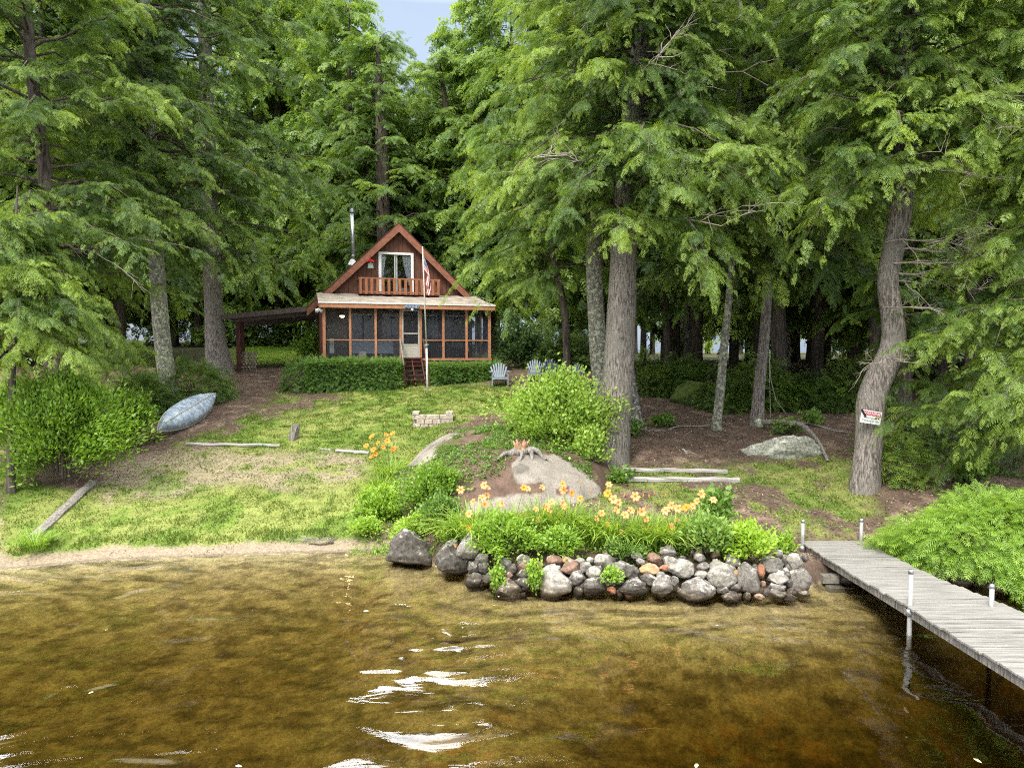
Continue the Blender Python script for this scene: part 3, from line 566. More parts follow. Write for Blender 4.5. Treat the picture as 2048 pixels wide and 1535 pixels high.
px_tree('hemlock_tree', [(1514, 850, 26), (1520, 760, 22), (1530, 670, 20), (1536, 560, 18), (1545, 300, 15), (1550, 0, 10), (1550, -300, 3)],
        'slender smooth grey trunk with a pale lichen ring at its foot', [C0(5.6, 16, 96, 4.3, 1, droop=.4, tint0=.40, taper=.4), C0(5.2, 7.5, 16, 3.8, 0, droop=.4, az=lambda q, g: g.uniform(radians(-180), 0), tint0=.40)], bark='bark', mat='hemlock')
px_tree('hemlock_tree', [(1560, 790, 34), (1558, 700, 30), (1556, 600, 27), (1552, 300, 22), (1550, 0, 16), (1550, -300, 4)],
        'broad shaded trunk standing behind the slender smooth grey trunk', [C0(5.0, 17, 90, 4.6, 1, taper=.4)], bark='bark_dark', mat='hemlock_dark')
px_tree('hemlock_tree', [(1800, 830, 40), (1808, 600, 36), (1815, 300, 32), (1826, 50, 29), (1830, -250, 18), (1832, -500, 4)],
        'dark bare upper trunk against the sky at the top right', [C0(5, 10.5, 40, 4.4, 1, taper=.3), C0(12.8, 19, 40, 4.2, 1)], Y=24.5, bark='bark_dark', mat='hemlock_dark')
px_tree('hemlock_tree', [(2160, 1050, 60), (2150, 700, 50), (2150, 300, 40), (2140, 0, 26), (2140, -300, 8)],
        'hemlock outside the right edge reaching long bright boughs into view', [C0(1.6, 13, 110, 3.4, 0, az=lambda q, g: g.uniform(radians(120), radians(255)), droop=.36, tint0=.52)], Y=14.5, mat='hemlock',
        dead=[((-.3, -.1, h), a, .25, L_, gd, 7, .1) for h, a, L_ in ((6.5, 3.3, 2.6), (7.2, 3.6, 2.4), (5.6, 3.0, 2.2), (8.0, 3.4, 2.2), (6.9, 3.9, 1.8))])
px_tree('hemlock_tree', [(770, 720, 30), (768, 480, 27), (765, 350, 24), (760, 200, 18), (755, 90, 6)],
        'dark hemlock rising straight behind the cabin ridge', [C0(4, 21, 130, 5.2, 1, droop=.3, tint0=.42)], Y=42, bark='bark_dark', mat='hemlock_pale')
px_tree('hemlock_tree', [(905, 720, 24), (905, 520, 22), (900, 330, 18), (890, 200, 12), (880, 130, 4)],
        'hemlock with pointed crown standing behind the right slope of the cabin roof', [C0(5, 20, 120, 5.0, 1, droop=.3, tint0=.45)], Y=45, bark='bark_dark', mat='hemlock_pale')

# ------------------------------------------------------------------ background wood: individual trees that share a few crowns
PRO = []
for i in range(4):
    hgt = (19, 17, 21, 15)[i]; P, r = resample([(0, 0, -.3), (.1 * i, .1, hgt * .5), (.3 - .2 * i, 0, hgt)], [.26, .17, .02], 24)
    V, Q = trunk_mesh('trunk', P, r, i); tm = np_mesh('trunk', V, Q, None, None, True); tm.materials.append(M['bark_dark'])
    W, t_, ln = crown_data(P, 500 + i, (3.4, 3.0, 4.6, 2.2)[i], hgt - .1, 120, (4.4, 4.0, 4.6, 4.0)[i], 2, taper=.72, droop=.32, tint0=.40 + .05 * (i % 2))
    cm = leaf_mesh('crown', W, t_); cm.materials.append(M['hemlock'])
    lm = tubes_mesh('limb', ln, 3); lm.materials.append(M['bark_dark'])
    PRO.append((tm, cm, lm))
def bgtree(x, y, k, sc, rz, label, group, mat=None):
    e = empty('hemlock_tree', (x, y, T1(x, y)), rz, label=label, cat='tree', group=group); e.scale = (sc, sc, sc)
    for nm, me in zip(('trunk', 'crown', 'limb'), PRO[k]):
        o = link(nm, me, e)
        if mat and nm == 'crown': o.material_slots[0].link = 'OBJECT'; o.material_slots[0].material = M[mat]
g2 = random.Random(41)
def wood(n, pxr, Yr, label, group, sc=(.85, 1.15), avoid=None, mat=None):
    c = 0; tries = 0; done = []
    while c < n and tries < 4000:
        tries += 1; px = g2.uniform(*pxr); Y = g2.uniform(*Yr); x = (px - 1024) / F * Y
        if avoid and avoid(px, Y): continue
        if any((x - a) ** 2 + (Y - b_) ** 2 < 5.5 for a, b_ in done): continue
        done.append((x, Y)); bgtree(x, Y, g2.randrange(4), g2.uniform(*sc), g2.uniform(0, 6.28), label, group, mat); c += 1
inlawn = lambda px, Y: px > 300 and Y < 50
wood(12, (-160, 290), (30, 48), 'tall hemlock standing in the shaded wood left of the carport', 'hemlocks in the left wood', (.9, 1.25), inlawn)
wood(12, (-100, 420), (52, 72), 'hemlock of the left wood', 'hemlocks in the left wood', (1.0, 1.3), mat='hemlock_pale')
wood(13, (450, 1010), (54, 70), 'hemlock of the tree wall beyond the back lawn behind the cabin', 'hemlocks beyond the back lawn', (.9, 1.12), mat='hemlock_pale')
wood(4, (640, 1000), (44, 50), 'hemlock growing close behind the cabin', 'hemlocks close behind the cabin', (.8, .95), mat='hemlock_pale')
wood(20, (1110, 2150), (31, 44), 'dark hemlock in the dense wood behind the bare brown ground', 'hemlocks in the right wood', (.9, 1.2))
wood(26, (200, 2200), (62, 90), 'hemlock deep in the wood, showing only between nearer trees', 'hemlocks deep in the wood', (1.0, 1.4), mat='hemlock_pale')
wood(10, (1300, 2300), (24, 30), 'hemlock just behind the clearing on the right, its trunk in deep shade', 'hemlocks behind the clearing', (.8, 1.0), lambda px, Y: 1380 < px < 1480)
for px_, Y_, sc_ in ((505, 55, 1.5), (560, 54, 1.55), (615, 56, 1.5), (672, 50, 1.25), (705, 46, 1.05), (590, 62, 1.8), (975, 46, 1.2), (1030, 43, 1.15), (925, 50, 1.05), (740, 52, .90), (860, 53, .90), (800, 56, .92)):
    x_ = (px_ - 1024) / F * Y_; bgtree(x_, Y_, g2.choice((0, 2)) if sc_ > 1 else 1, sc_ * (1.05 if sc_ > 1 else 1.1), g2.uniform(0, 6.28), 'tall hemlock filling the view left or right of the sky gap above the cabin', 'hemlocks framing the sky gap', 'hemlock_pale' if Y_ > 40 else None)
# bare pole trunks of the shaded wood
pole = []
for i in range(3):
    V, Q = trunk_mesh('trunk', *resample([(0, 0, -.3), (.15 * (i - 1), 0, 5), (.1 * i, .1, 11)], [.16, .12, .06], 16), 40 + i, .3, 10); pm = np_mesh('trunk', V, Q, None, None, True); pm.materials.append(M['bark_dark' if i else 'bark']); pole.append(pm)
for i in range(26):
    px = g2.uniform(1275, 1760); Y = g2.uniform(29, 46); x = (px - 1024) / F * Y
    o = link('tree_trunk', pole[i % 3], None, None, label='bare pole trunk in the shade behind the low hemlocks on the right', cat='tree', group='bare trunks in the right wood'); o.location = (x, Y, T1(x, Y)); s = g2.uniform(.7, 1.5); o.scale = (s, s, 1); o.rotation_euler = (g2.uniform(-.04, .04), g2.uniform(-.05, .05), g2.uniform(0, 6))

# ------------------------------------------------------------------ shrubs
M['bench'] = M['oldwood']
def leafy(name, base, rad, n_tw, leaf, label, mat='leaf', seed=1, cat='shrub', group=None, per=9, tint0=.5, arch=.25, up=.5, wide=.36, stem='bark_dark', flat=False, minz=-.02, parts=True):
    """shrub: twigs arching out of the foot, leaves paired along their outer part. rad=(rx,ry,height)"""
    g = np.random.default_rng(seed); n = n_tw
    nc = max(6, n // 16); ci = g.integers(0, nc, n)
    A = g.uniform(0, 2 * pi, nc)[ci] + g.normal(0, .13, n); rr = np.clip(np.sqrt(g.random(nc))[ci] + g.normal(0, .08, n), 0, 1.05); el = np.clip((g.random(nc) ** up)[ci] + g.normal(0, .06, n), .02, 1.0)
    k = .45 + .55 * np.sqrt(np.clip(1 - (el * .98) ** 2, 0, 1))
    lump = (.72 + .5 * g.random(nc))[ci]; lump *= g.uniform(.8, 1.1, n)
    E = np.stack([np.cos(A) * rad[0] * (.35 + .65 * rr) * np.sqrt(np.clip(1.02 - el ** 2, 0, 1)) * lump, np.sin(A) * rad[1] * (.35 + .65 * rr) * np.sqrt(np.clip(1.02 - el ** 2, 0, 1)) * lump, el * rad[2] * (.8 + .35 * (lump - .8))], 1)
    O = E * [.25, .25, 0.12]; lines = []
    m = per; s = np.linspace(.30, 1, m)
    Pm = O[:, None] + (E - O)[:, None] * s[None, :, None]; Pm[:, :, 2] += arch * rad[2] * np.sin(s * pi)[None] * .6
    # twig-level offset clumping
    d = norm(E - O)[:, None] + g.normal(0, .5, (n, m, 3)); d[:, :, 2] += .15
    P = (Pm + g.normal(0, leaf * .9, Pm.shape)).reshape(-1, 3); D = norm(d.reshape(-1, 3)); up_ = np.stack([g.normal(0, .5, len(P)), g.normal(0, .5, len(P)) - .2, np.ones(len(P))], 1)
    Ls = leaf * g.uniform(.6, 1.3, len(P)); Sx = norm(np.cross(up_, D)); U = np.cross(D, Sx)
    tw = g.normal(0, .10, (n, 1)); tint = np.clip(tint0 + np.repeat(tw, m, 1) + .18 * (s[None] - .6) + g.normal(0, .09, (n, m)), 0, 1).ravel()
    base4 = [(0, 0, 0), (.45, wide, .06), (1, 0, -.12), (.45, -wide, .06)]
    W = np.stack([P + Ls[:, None] * (a * D + b_ * Sx + c * U) for a, b_, c in base4], 1).reshape(-1, 3)
    keep = np.repeat((W.reshape(-1, 4, 3)[:, :, 2].min(1) > minz), 4); W = W[keep]; t = np.repeat(tint, 4)[keep]
    for i in range(0, n, max(1, n // 26)): lines.append((np.stack([O[i], O[i] * .5 + E[i] * .5 + [0, 0, arch * rad[2] * .4], E[i]]), .014, .004))
    root = empty(name, base, label=label, cat=cat, group=group)
    link('foliage', leaf_mesh('foliage', W, t), root, M[mat]); link('stem', tubes_mesh('stem', lines, 4), root, M[stem]); return root
def sprayed(name, base, rad, n, fl, label, mat='hemlock_bright', seed=1, cat='shrub', group=None, tint0=.5, box=False, lod=0, droop=.3):
    """low hemlock mass: fronds over an ellipsoid or box shell, pointing outwards and down"""
    g = np.random.default_rng(seed)
    if box:
        P = g.uniform(-1, 1, (n, 3)); f = g.integers(0, 4, n); P[f == 0, 1] = -1 + g.exponential(.12, (f == 0).sum()); P[f == 1, 2] = 1 - g.exponential(.10, (f == 1).sum()); P[f == 2, 0] = np.sign(P[f == 2, 0])
        Nn = np.zeros((n, 3)); Nn[:, 1] = -.5; Nn[:, 2] = .6; Nn += .6 * P; P[:, 2] = P[:, 2] * .5 + .5
    else:
        v = norm(g.normal(0, 1, (n, 3))); v[:, 2] = np.abs(v[:, 2]); r_ = g.uniform(.55, 1, n) ** .5; P = v * r_[:, None]; Nn = v.copy()
    lum = .82 + .36 * vnoise(P[:, 0] * 2.3 + 5, P[:, 1] * 2.3 + P[:, 2] * 2, 1.4, seed)
    Pw = P * np.array(rad) * (lum[:, None] if not box else 1)
    if box: Pw += g.normal(0, .05, Pw.shape) + .10 * (vnoise(Pw[:, 0], Pw[:, 2], 1.7, seed)[:, None] - .5) * norm(Nn)
    D = norm(Nn) + g.normal(0, .38, (n, 3)); D[:, 2] -= droop; up = np.stack([g.normal(0, .3, n), g.normal(0, .3, n) - .25, np.ones(n)], 1) + .4 * Nn
    W, t = fronds(Pw, D, up, fl * g.uniform(.6, 1.25, n), np.clip(tint0 + g.normal(0, .12, n) + .22 * (lum - 1), 0, 1), (FT_NEAR, FT_MID, FT_FAR)[lod])
    root = empty(name, base, label=label, cat=cat, group=group); link('foliage', leaf_mesh('foliage', W, t), root, M[mat])
    lines = [(np.array([[0, 0, -.1], P[i] * rad * .4, P[i] * rad * .85]), .018, .005) for i in range(0, 24)]
    link('stem', tubes_mesh('stem', lines, 4), root, M['bark_dark']); return root

b_ = on(1120, 935); leafy('shrub', b_ + [-.12, -.1, .25], (1.95, 1.35, 2.6), 1600, .085, 'large pale yellow-green bush on the boulder beside the massive trunk', 'leaf_pale', 3, per=11, tint0=.55, arch=.15)
b_ = on(1175, 948); leafy('shrub', b_ + [0, -.05, .1], (.75, .5, 1.3), 300, .09, 'smaller lime green sapling leaning against the foot of the massive trunk', 'leaf_pale', 4, per=9, tint0=.62, arch=.2)
b_ = on(165, 965); leafy('shrub', b_ + [-.25, -.45, 0], (2.35, 1.2, 3.1), 2100, .13, 'broad shrub with long light green leaves above the driftwood log', 'leaf_lime', 5, per=12, tint0=.35, wide=.19, arch=.25)
leafy('shrub', on(40, 940) + [0, .3, 0], (1.6, .9, 2.7), 900, .14, 'leafy light green shrub at the left edge above the lawn', 'leaf_lime', 6, per=10, tint0=.58, wide=.2)
leafy('shrub', on(262, 898) + [-.25, .2, 0], (1.05, .8, 1.9), 620, .12, 'light green shrub crowding the near end of the canoe', 'leaf_lime', 7, per=10, tint0=.38, wide=.22)
for i, (px, py, rx, ry, h, n, lb) in enumerate([(390, 800, 1.6, 1.4, 1.5, 1500, 'low dark hemlock mound between the lichen trunk and the thick brown trunk'), (285, 832, 1.0, .9, 1.5, 1200, 'low hemlock mound behind the near end of the canoe'), (240, 800, 1.8, 1.3, 2.0, 1500, 'dark hemlock thicket left of the lichen-blotched trunk')]):
    sprayed('low_hemlock', on(px, py), (rx, ry, h), n, .36, lb, 'hemlock', 60 + i, tint0=.42)
# bright hemlock hedge over the right bank
sprayed('hemlock_hedge', (9.65, 12.75, .35), (2.45, 1.5, 1.25), 8500, .22, 'bright lime hemlock hedge spilling over the right bank beside the dock', 'hedge_lime', 70, 'hedge', tint0=.42, droop=.5)
sprayed('hemlock_hedge', (9.9, 11.6, .1), (1.3, .9, .95), 2600, .22, 'lower end of the bright hemlock growth at the right picture edge', 'hedge_lime', 71, 'hedge', tint0=.4, droop=.6)
sprayed('low_hemlock', on(1800, 960), (.62, .55, 1.15), 520, .32, 'small fresh green hemlock right of the foot of the S-bent trunk', 'hemlock', 72, tint0=.6)
leafy('shrub', on(1950, 985) + [.2, .4, 0], (.9, .6, .9), 200, .13, 'glossy-leaved green shrub below the wooden trellis', 'leaf', 73, per=8, tint0=.42, wide=.25)
# understory in front of the right wood
for i in range(15):
    px = 1290 + 32 * i + g2.uniform(-12, 12); py = (796 if i < 5 else 822) + g2.uniform(-8, 6); s = g2.uniform(.85, 1.2)
    sprayed('low_hemlock', on(px, py) + [0, 1.0, 0], (1.15 * s, 1.0 * s, (.7 + g2.random() * 1.3) * s), 1000, .28, 'low dark hemlock fringing the back of the brown clearing', 'hemlock', 80 + i, group='low hemlocks behind the clearing', tint0=.38 + .2 * g2.random())
for i in range(5):
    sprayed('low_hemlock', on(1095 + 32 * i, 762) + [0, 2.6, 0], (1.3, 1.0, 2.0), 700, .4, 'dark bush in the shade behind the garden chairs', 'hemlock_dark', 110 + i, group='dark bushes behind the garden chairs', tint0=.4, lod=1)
for i, (px, py, lb) in enumerate(((1850, 925, 'dark hemlock bush between the S-bent trunk and the trellis'), (1925, 905, 'dark hemlock bush behind the trellis'), (2010, 915, 'dark hemlock bush right of the trellis'), (2080, 960, 'dark hemlock bush at the right picture edge above the lime hedge'))):
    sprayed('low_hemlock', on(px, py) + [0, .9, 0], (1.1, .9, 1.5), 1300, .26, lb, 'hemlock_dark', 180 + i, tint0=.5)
leafy('shrub', on(1040, 752) + [0, 1.6, 0], (1.7, 1.3, 2.7), 700, .13, 'dark glossy rhododendron at the right corner of the porch', 'leaf_deep', 120, per=10, tint0=.5)
for i, (px, py, lb, sz) in enumerate([(1268, 870, 'small fern-like hemlock seedling behind the massive trunk', .5), (1320, 850, 'low green seedling patch beside the bare brown ground', .4), (1575, 868, 'bright green seedlings above the lichen-covered boulder', .55), (1240, 962, 'leafy green weed beside the upper bench timber', .32), (1620, 850, 'small green seedling on the mossy bank at the right', .4)]):
    leafy('seedling', on(px, py), (sz, sz * .7, sz * .8), 60, .11, lb, 'leaf', 130 + i, cat='plant', per=7, tint0=.42)
# behind / through the carport
leafy('shrub', on(614, 735) + [0, .6, 0], (.8, .8, 2.1), 260, .12, 'yellow-green bush at the left wall of the cabin beyond the hedge', 'leaf_lime', 140, per=9, tint0=.5)
for i in range(7):
    x = (470 + 30 * i - 1024) / F * 52; sprayed('low_hemlock', (x, 50.5, T1(x, 50.5)), (1.9, 1.3, 2.6 + g2.random()), 420, .6, 'shaded bush along the far side of the back lawn', 'hemlock', 150 + i, group='bushes beyond the back lawn', lod=2, tint0=.40)

# ------------------------------------------------------------------ cabin (local frame: x along the porch front, y back, z up)
PSI = radians(17); _c = aty(646, 715, 28); HO = np.array([_c[0], _c[1], 2.9])
cabin = empty('cabin', HO, PSI, label='red-brown A-frame cabin with screened porch, balcony and carport', cat='cabin')
def hw(x, y, z): return np.array([HO[0] + x * cos(PSI) - y * sin(PSI), HO[1] + x * sin(PSI) + y * cos(PSI), z])
OFF = (0, 0, 2.9); W_ = 7.09
def part(name, mat, mb, parent=cabin, **k): return mb.build(name, M[mat], parent, OFF, **k)
# gable wall with door hole: built of pieces, vertical board grooves
gw = MB(); yw = 3.25; ax, az_ = 3.54, 9.95; sl = .965
def roofz(x): return az_ - abs(x - ax) * sl
n = 34
for i in range(n):
    x0 = .02 + i * (W_ - .04) / n; x1 = x0 + (W_ - .04) / n - .012; zt = lambda x: max(3.95, roofz(x) - .05); inner = 2.62 < (x0 + x1) / 2 < 4.24
    for zb, ztop in (((3.95, None),) if not inner else ((3.95, 6.80), (8.84, None))):
        a0 = ztop if ztop else zt(x0); a1 = ztop if ztop else zt(x1)
        gw.add([(x0, yw, zb), (x1, yw, zb), (x1, yw, a1), (x0, yw, a0), (x0, yw + .1, zb), (x1, yw + .1, zb), (x1, yw + .1, a1), (x0, yw + .1, a0)], [(0, 1, 2, 3), (7, 6, 5, 4), (0, 4, 5, 1), (2, 6, 7, 3), (1, 5, 6, 2), (0, 3, 7, 4)])
part('gable_wall', 'siding', gw)
part('backing_board', 'trim_dark', MB().add([(.05, yw + .06, 3.95), (2.6, yw + .06, 3.95), (2.6, yw + .06, roofz(2.6) - .1), (.05, yw + .06, roofz(.05))], [(0, 1, 2, 3)]).add([(4.26, yw + .06, 3.95), (7.0, yw + .06, 3.95), (7.0, yw + .06, roofz(7.0)), (4.26, yw + .06, roofz(4.26) - .1)], [(0, 1, 2, 3)]).add([(2.6, yw + .06, 8.86), (4.26, yw + .06, 8.86), (4.26, yw + .06, roofz(4.26) - .1), (ax, yw + .06, az_ - .1), (2.6, yw + .06, roofz(2.6) - .1)], [(0, 1, 2, 3, 4)]))
part('side_wall', 'siding', MB().box(-.02, .08, 3.36, 10.5, 2.8, 6.35).box(7.0, 7.1, 3.36, 10.5, 2.8, 6.35).prism([(.081, 2.8), (6.999, 2.8), (6.999, 6.3), (3.54, 9.8), (.081, 6.3)], 10.4, 10.5))
part('foundation', 'concrete', MB().box(.1, 6.98, .25, 3.2, 2.3, 3.74))
# roof slopes
for s in (-1, 1):
    xe = ax + s * (ax + .62); ze = az_ + .22 - (ax + .62) * sl
    rf = MB().add([(ax, 2.98, az_ + .22), (xe, 2.98, ze), (xe, 10.9, ze), (ax, 10.9, az_ + .22), (ax, 2.98, az_ + .10), (xe, 2.98, ze - .12), (xe, 10.9, ze - .12), (ax, 10.9, az_ + .10)],
                  [(0, 3, 2, 1), (4, 5, 6, 7), (0, 1, 5, 4), (1, 2, 6, 5), (2, 3, 7, 6), (3, 0, 4, 7)])
    r_ = part('roof', 'shingle_dark', rf)
    xr = ax + s * (ax + (.60 if s < 0 else -.18)); zr = az_ + .20 - abs(xr - ax) * sl; t0 = .34
    part('rake_board', 'rake', MB().add([(ax, 2.93, az_ + .2), (xr, 2.93, zr), (xr, 2.93, zr - t0), (ax, 2.93, az_ + .2 - t0 * 1.15), (ax, 2.97, az_ + .2), (xr, 2.97, zr), (xr, 2.97, zr - t0), (ax, 2.97, az_ + .2 - t0 * 1.15)], [(0, 1, 2, 3), (4, 7, 6, 5), (0, 4, 5, 1), (1, 5, 6, 2), (2, 6, 7, 3)]), r_)
    part('drip_edge', 'trim_dark', MB().bar((ax, 2.95, az_ + .235), (xr, 2.95, zr + .035), .07, .03), r_)
# chimney pipe
ct = hw(1.67, 6, 11.28)
ch = part('chimney_pipe', 'steel', MB().tube([(1.55, 6, 8.2), (1.66, 6, 8.8)], .11, 12).tube([(1.67, 6, 8.6), (1.64, 6, 11.15)], .085, 14), smooth=True)
part('chimney_cap', 'steel', MB().tube([(1.64, 6, 11.12), (1.64, 6, 11.3)], [.13, .12], 14).tube([(1.645, 6, 9.6), (1.645, 6, 9.66)], .1, 14).tube([(1.655, 6, 8.95), (1.655, 6, 9.0)], .105, 14), ch)
part('flashing', 'white', MB().tube([(1.62, 6, 8.5), (1.66, 6, 8.78)], [.22, .12], 10), ch)
# porch roof
pr = MB(); nx = 24; ny = 6
vs = []; 
for j in range(ny + 1):
    for i in range(nx + 1):
        x = -.16 + i * (7.4) / nx; y = -.32 + j * 3.5 / ny; vs.append((x, y, 6.25 + .64 * j / ny + .018 * sin(i * 1.9 + j) + .012 * sin(i * 3.1)))
pr.add(vs, [(j * (nx + 1) + i, j * (nx + 1) + i + 1, (j + 1) * (nx + 1) + i + 1, (j + 1) * (nx + 1) + i) for j in range(ny) for i in range(nx)])
prf = part('porch_roof', 'shingle', pr, smooth=True)
part('porch_ceiling', 'inner', MB().box(-.1, 7.2, -.2, 3.2, 6.10, 6.18), prf)
part('drip_edge', 'white', MB().box(-.17, 7.25, -.345, -.322, 6.205, 6.262), prf)
part('roof_end_board', 'rake', MB().prism([(-.001, 0), (0, 0)], 0, .1) if False else MB().add([(-.165, -.32, 6.06), (-.165, 3.1, 6.5), (-.165, 3.1, 6.86), (-.165, -.32, 6.22), (-.12, -.32, 6.06), (-.12, 3.1, 6.5), (-.12, 3.1, 6.86), (-.12, -.32, 6.22)], [(0, 3, 2, 1), (4, 5, 6, 7), (0, 1, 5, 4), (3, 7, 6, 2), (0, 4, 7, 3)]), prf)
part('porch_beam', 'trim', MB().box(-.12, 7.24, -.315, -.12, 6.03, 6.20))
# porch frame
xs_ = [.0, 1.05, 2.09, 3.13, 3.98, 4.96, 5.98, 7.0]
for x in xs_: part('porch_post', 'trim', MB().box(x, x + .095 if 0 < x < 7 else x + .12, -.07, .05, 3.96, 6.03), bevel=.006)
part('sill_board', 'trim', MB().box(-.02, 3.21, -.09, .06, 3.86, 3.957).box(4.02, 7.14, -.09, .06, 3.86, 3.957))
part('skirt_board', 'rake', MB().box(0, 7.10, -.045, .02, 3.60, 3.855))
part('porch_floor', 'trim_dark', MB().box(.02, 7.05, .062, 3.2, 3.80, 3.95))
for i in range(7):
    if i == 3: continue
    a, c = xs_[i] + (.12 if i == 0 else .095), xs_[i + 1]
    part('screen_rail', 'trim', MB().box(a, c, -.045, .02, 4.70, 4.745))
    for z0, z1 in ((3.96, 4.70), (4.745, 6.03)):
        part('screen', 'screen', MB().add([(a, -.01, z0), (c, -.01, z0), (c, -.01, z1), (a, -.01, z1)], [(0, 1, 2, 3)]))
# porch sides: left boarded dark, right screened
part('porch_side_wall', 'siding', MB().box(-.04, .03, .06, 3.24, 2.9, 6.10))
part('corner_trim', 'trim_dark', MB().box(-.10, -.042, .5, .62, 3.2, 6.1).box(-.1, -.042, 1.7, 1.82, 3.2, 6.1))
part('side_screen_frame', 'trim', MB().box(7.02, 7.1, .07, 3.2, 4.70, 4.76).box(7.02, 7.1, 1.5, 1.6, 4.77, 6.09).box(7.02, 7.1, 1.5, 1.6, 3.96, 4.69).box(7.02, 7.1, .07, 3.2, 3.80, 3.955))
part('screen', 'screen', MB().add([(7.06, .06, 3.96), (7.06, 3.2, 3.96), (7.06, 3.2, 6.09), (7.06, .06, 6.09)], [(0, 1, 2, 3)]))
# screen door
dr = part('screen_door', 'cream', MB().box(3.23, 3.29, -.05, -.01, 3.97, 6.0).box(3.91, 3.975, -.05, -.01, 3.97, 6.0).box(3.291, 3.909, -.05, -.01, 5.95, 6.0).box(3.291, 3.909, -.05, -.01, 4.98, 5.03).box(3.291, 3.909, -.05, -.01, 4.5, 4.56))
part('kick_panel', 'cream', MB().box(3.292, 3.908, -.04, -.015, 3.97, 4.499), dr)
part('screen', 'screen', MB().add([(3.29, -.03, 4.56), (3.91, -.03, 4.56), (3.91, -.03, 4.98), (3.29, -.03, 4.98)], [(0, 1, 2, 3)]).add([(3.29, -.03, 5.03), (3.91, -.03, 5.03), (3.91, -.03, 5.95), (3.29, -.03, 5.95)], [(0, 1, 2, 3)]), dr)
part('door_handle', 'black', MB().box(3.30, 3.325, -.08, -.051, 4.9, 5.0), dr)
# inner wall of the porch with windows, doors
part('inner_wall', 'inner', MB().box(.05, 7.0, 3.10, 3.2, 3.95, 6.1))
part('wall_panel', 'inner_pale', MB().box(.25, 1.15, 3.05, 3.095, 4.0, 5.45))
def win(x0, x1, z0, z1, mull=None, fr='frame_grey', y=3.04):
    f = MB().box(x0, x0 + .09, y, y + .055, z0, z1).box(x1 - .09, x1, y, y + .055, z0, z1).box(x0 + .091, x1 - .091, y, y + .055, z1 - .09, z1).box(x0 + .091, x1 - .091, y, y + .055, z0, z0 + .09)
    if mull: f.box(mull - .03, mull + .03, y + .003, y + .052, z0 + .091, z1 - .091)
    o = part('window', fr, f); part('pane', 'glass', MB().box(x0 + .09, x1 - .09, y + .025, y + .035, z0 + .09, z1 - .09), o); part('dark_room_sheet', 'black', MB().box(x0 + .09, x1 - .09, y + .042, y + .054, z0 + .09, z1 - .09), o); return o  # black sheet behind each pane stands in for the unlit room
win(1.35, 2.35, 4.72, 5.98, 1.95); win(4.55, 5.35, 4.72, 5.98); win(5.55, 6.75, 4.72, 5.98, 6.1)
d2 = part('inner_door', 'frame_grey', MB().box(2.75, 3.0, 3.04, 3.09, 3.97, 6.0).box(3.35, 3.55, 3.04, 3.09, 3.97, 6.0).box(3.001, 3.349, 3.04, 3.09, 3.97, 4.85).box(3.001, 3.349, 3.04, 3.09, 5.85, 6.0)); part('pane', 'glass', MB().box(3.0, 3.35, 3.06, 3.07, 4.85, 5.85), d2)
part('curtain', 'inner_pale', MB().box(6.0, 6.55, 2.98, 3.03, 4.4, 5.75))
# ceiling lamps (lit)
for nm, (x, y, z) in {'a': (.85, 1.3, 5.78)}.items():
    l_ = part('ceiling_lamp', 'black', MB().tube([(x, y, 6.1), (x, y, 5.9)], .012, 6).tube([(x, y, 5.9), (x, y, 5.82), (x, y, 5.79)], [.04, .17, .19], 14)); part('lamp_bulb', 'lamp', MB().tube([(x, y, 5.80), (x, y, 5.745), (x, y, 5.70)], [.10, .10, .05], 10), l_)
    pl = bpy.data.lights.new('lamp_light', 'POINT'); pl.energy = 5; pl.color = (1, .7, .35); pl.shadow_soft_size = .1; lo = bpy.data.objects.new('lamp_light', pl); COL.objects.link(lo); lo.parent = cabin; lo.location = (x, y, z - .15 - 2.9)
# balcony
bal = part('balcony', 'trim_dark', MB().box(1.66, 5.30, 2.28, 3.24, 6.80, 6.86))
part('hand_rail', 'rail_wood', MB().box(1.64, 5.32, 2.27, 2.35, 7.50, 7.56).box(1.66, 5.30, 2.29, 2.33, 6.88, 6.95).box(1.64, 1.70, 2.351, 3.24, 7.50, 7.56).box(5.26, 5.32, 2.351, 3.24, 7.50, 7.56), bal)
for i in range(15):
    x = 1.68 + i * 3.52 / 14; dx = R.uniform(-.02, .02) if 0 < i < 14 else 0
    part('baluster', 'rail_wood', MB().bar((x + .04, 2.265, 6.82), (x + .04 + dx, 2.265, 7.50), .125 if i % 14 else .10, .025 if i % 14 else .08, up=(0, 1, 0)), bal)
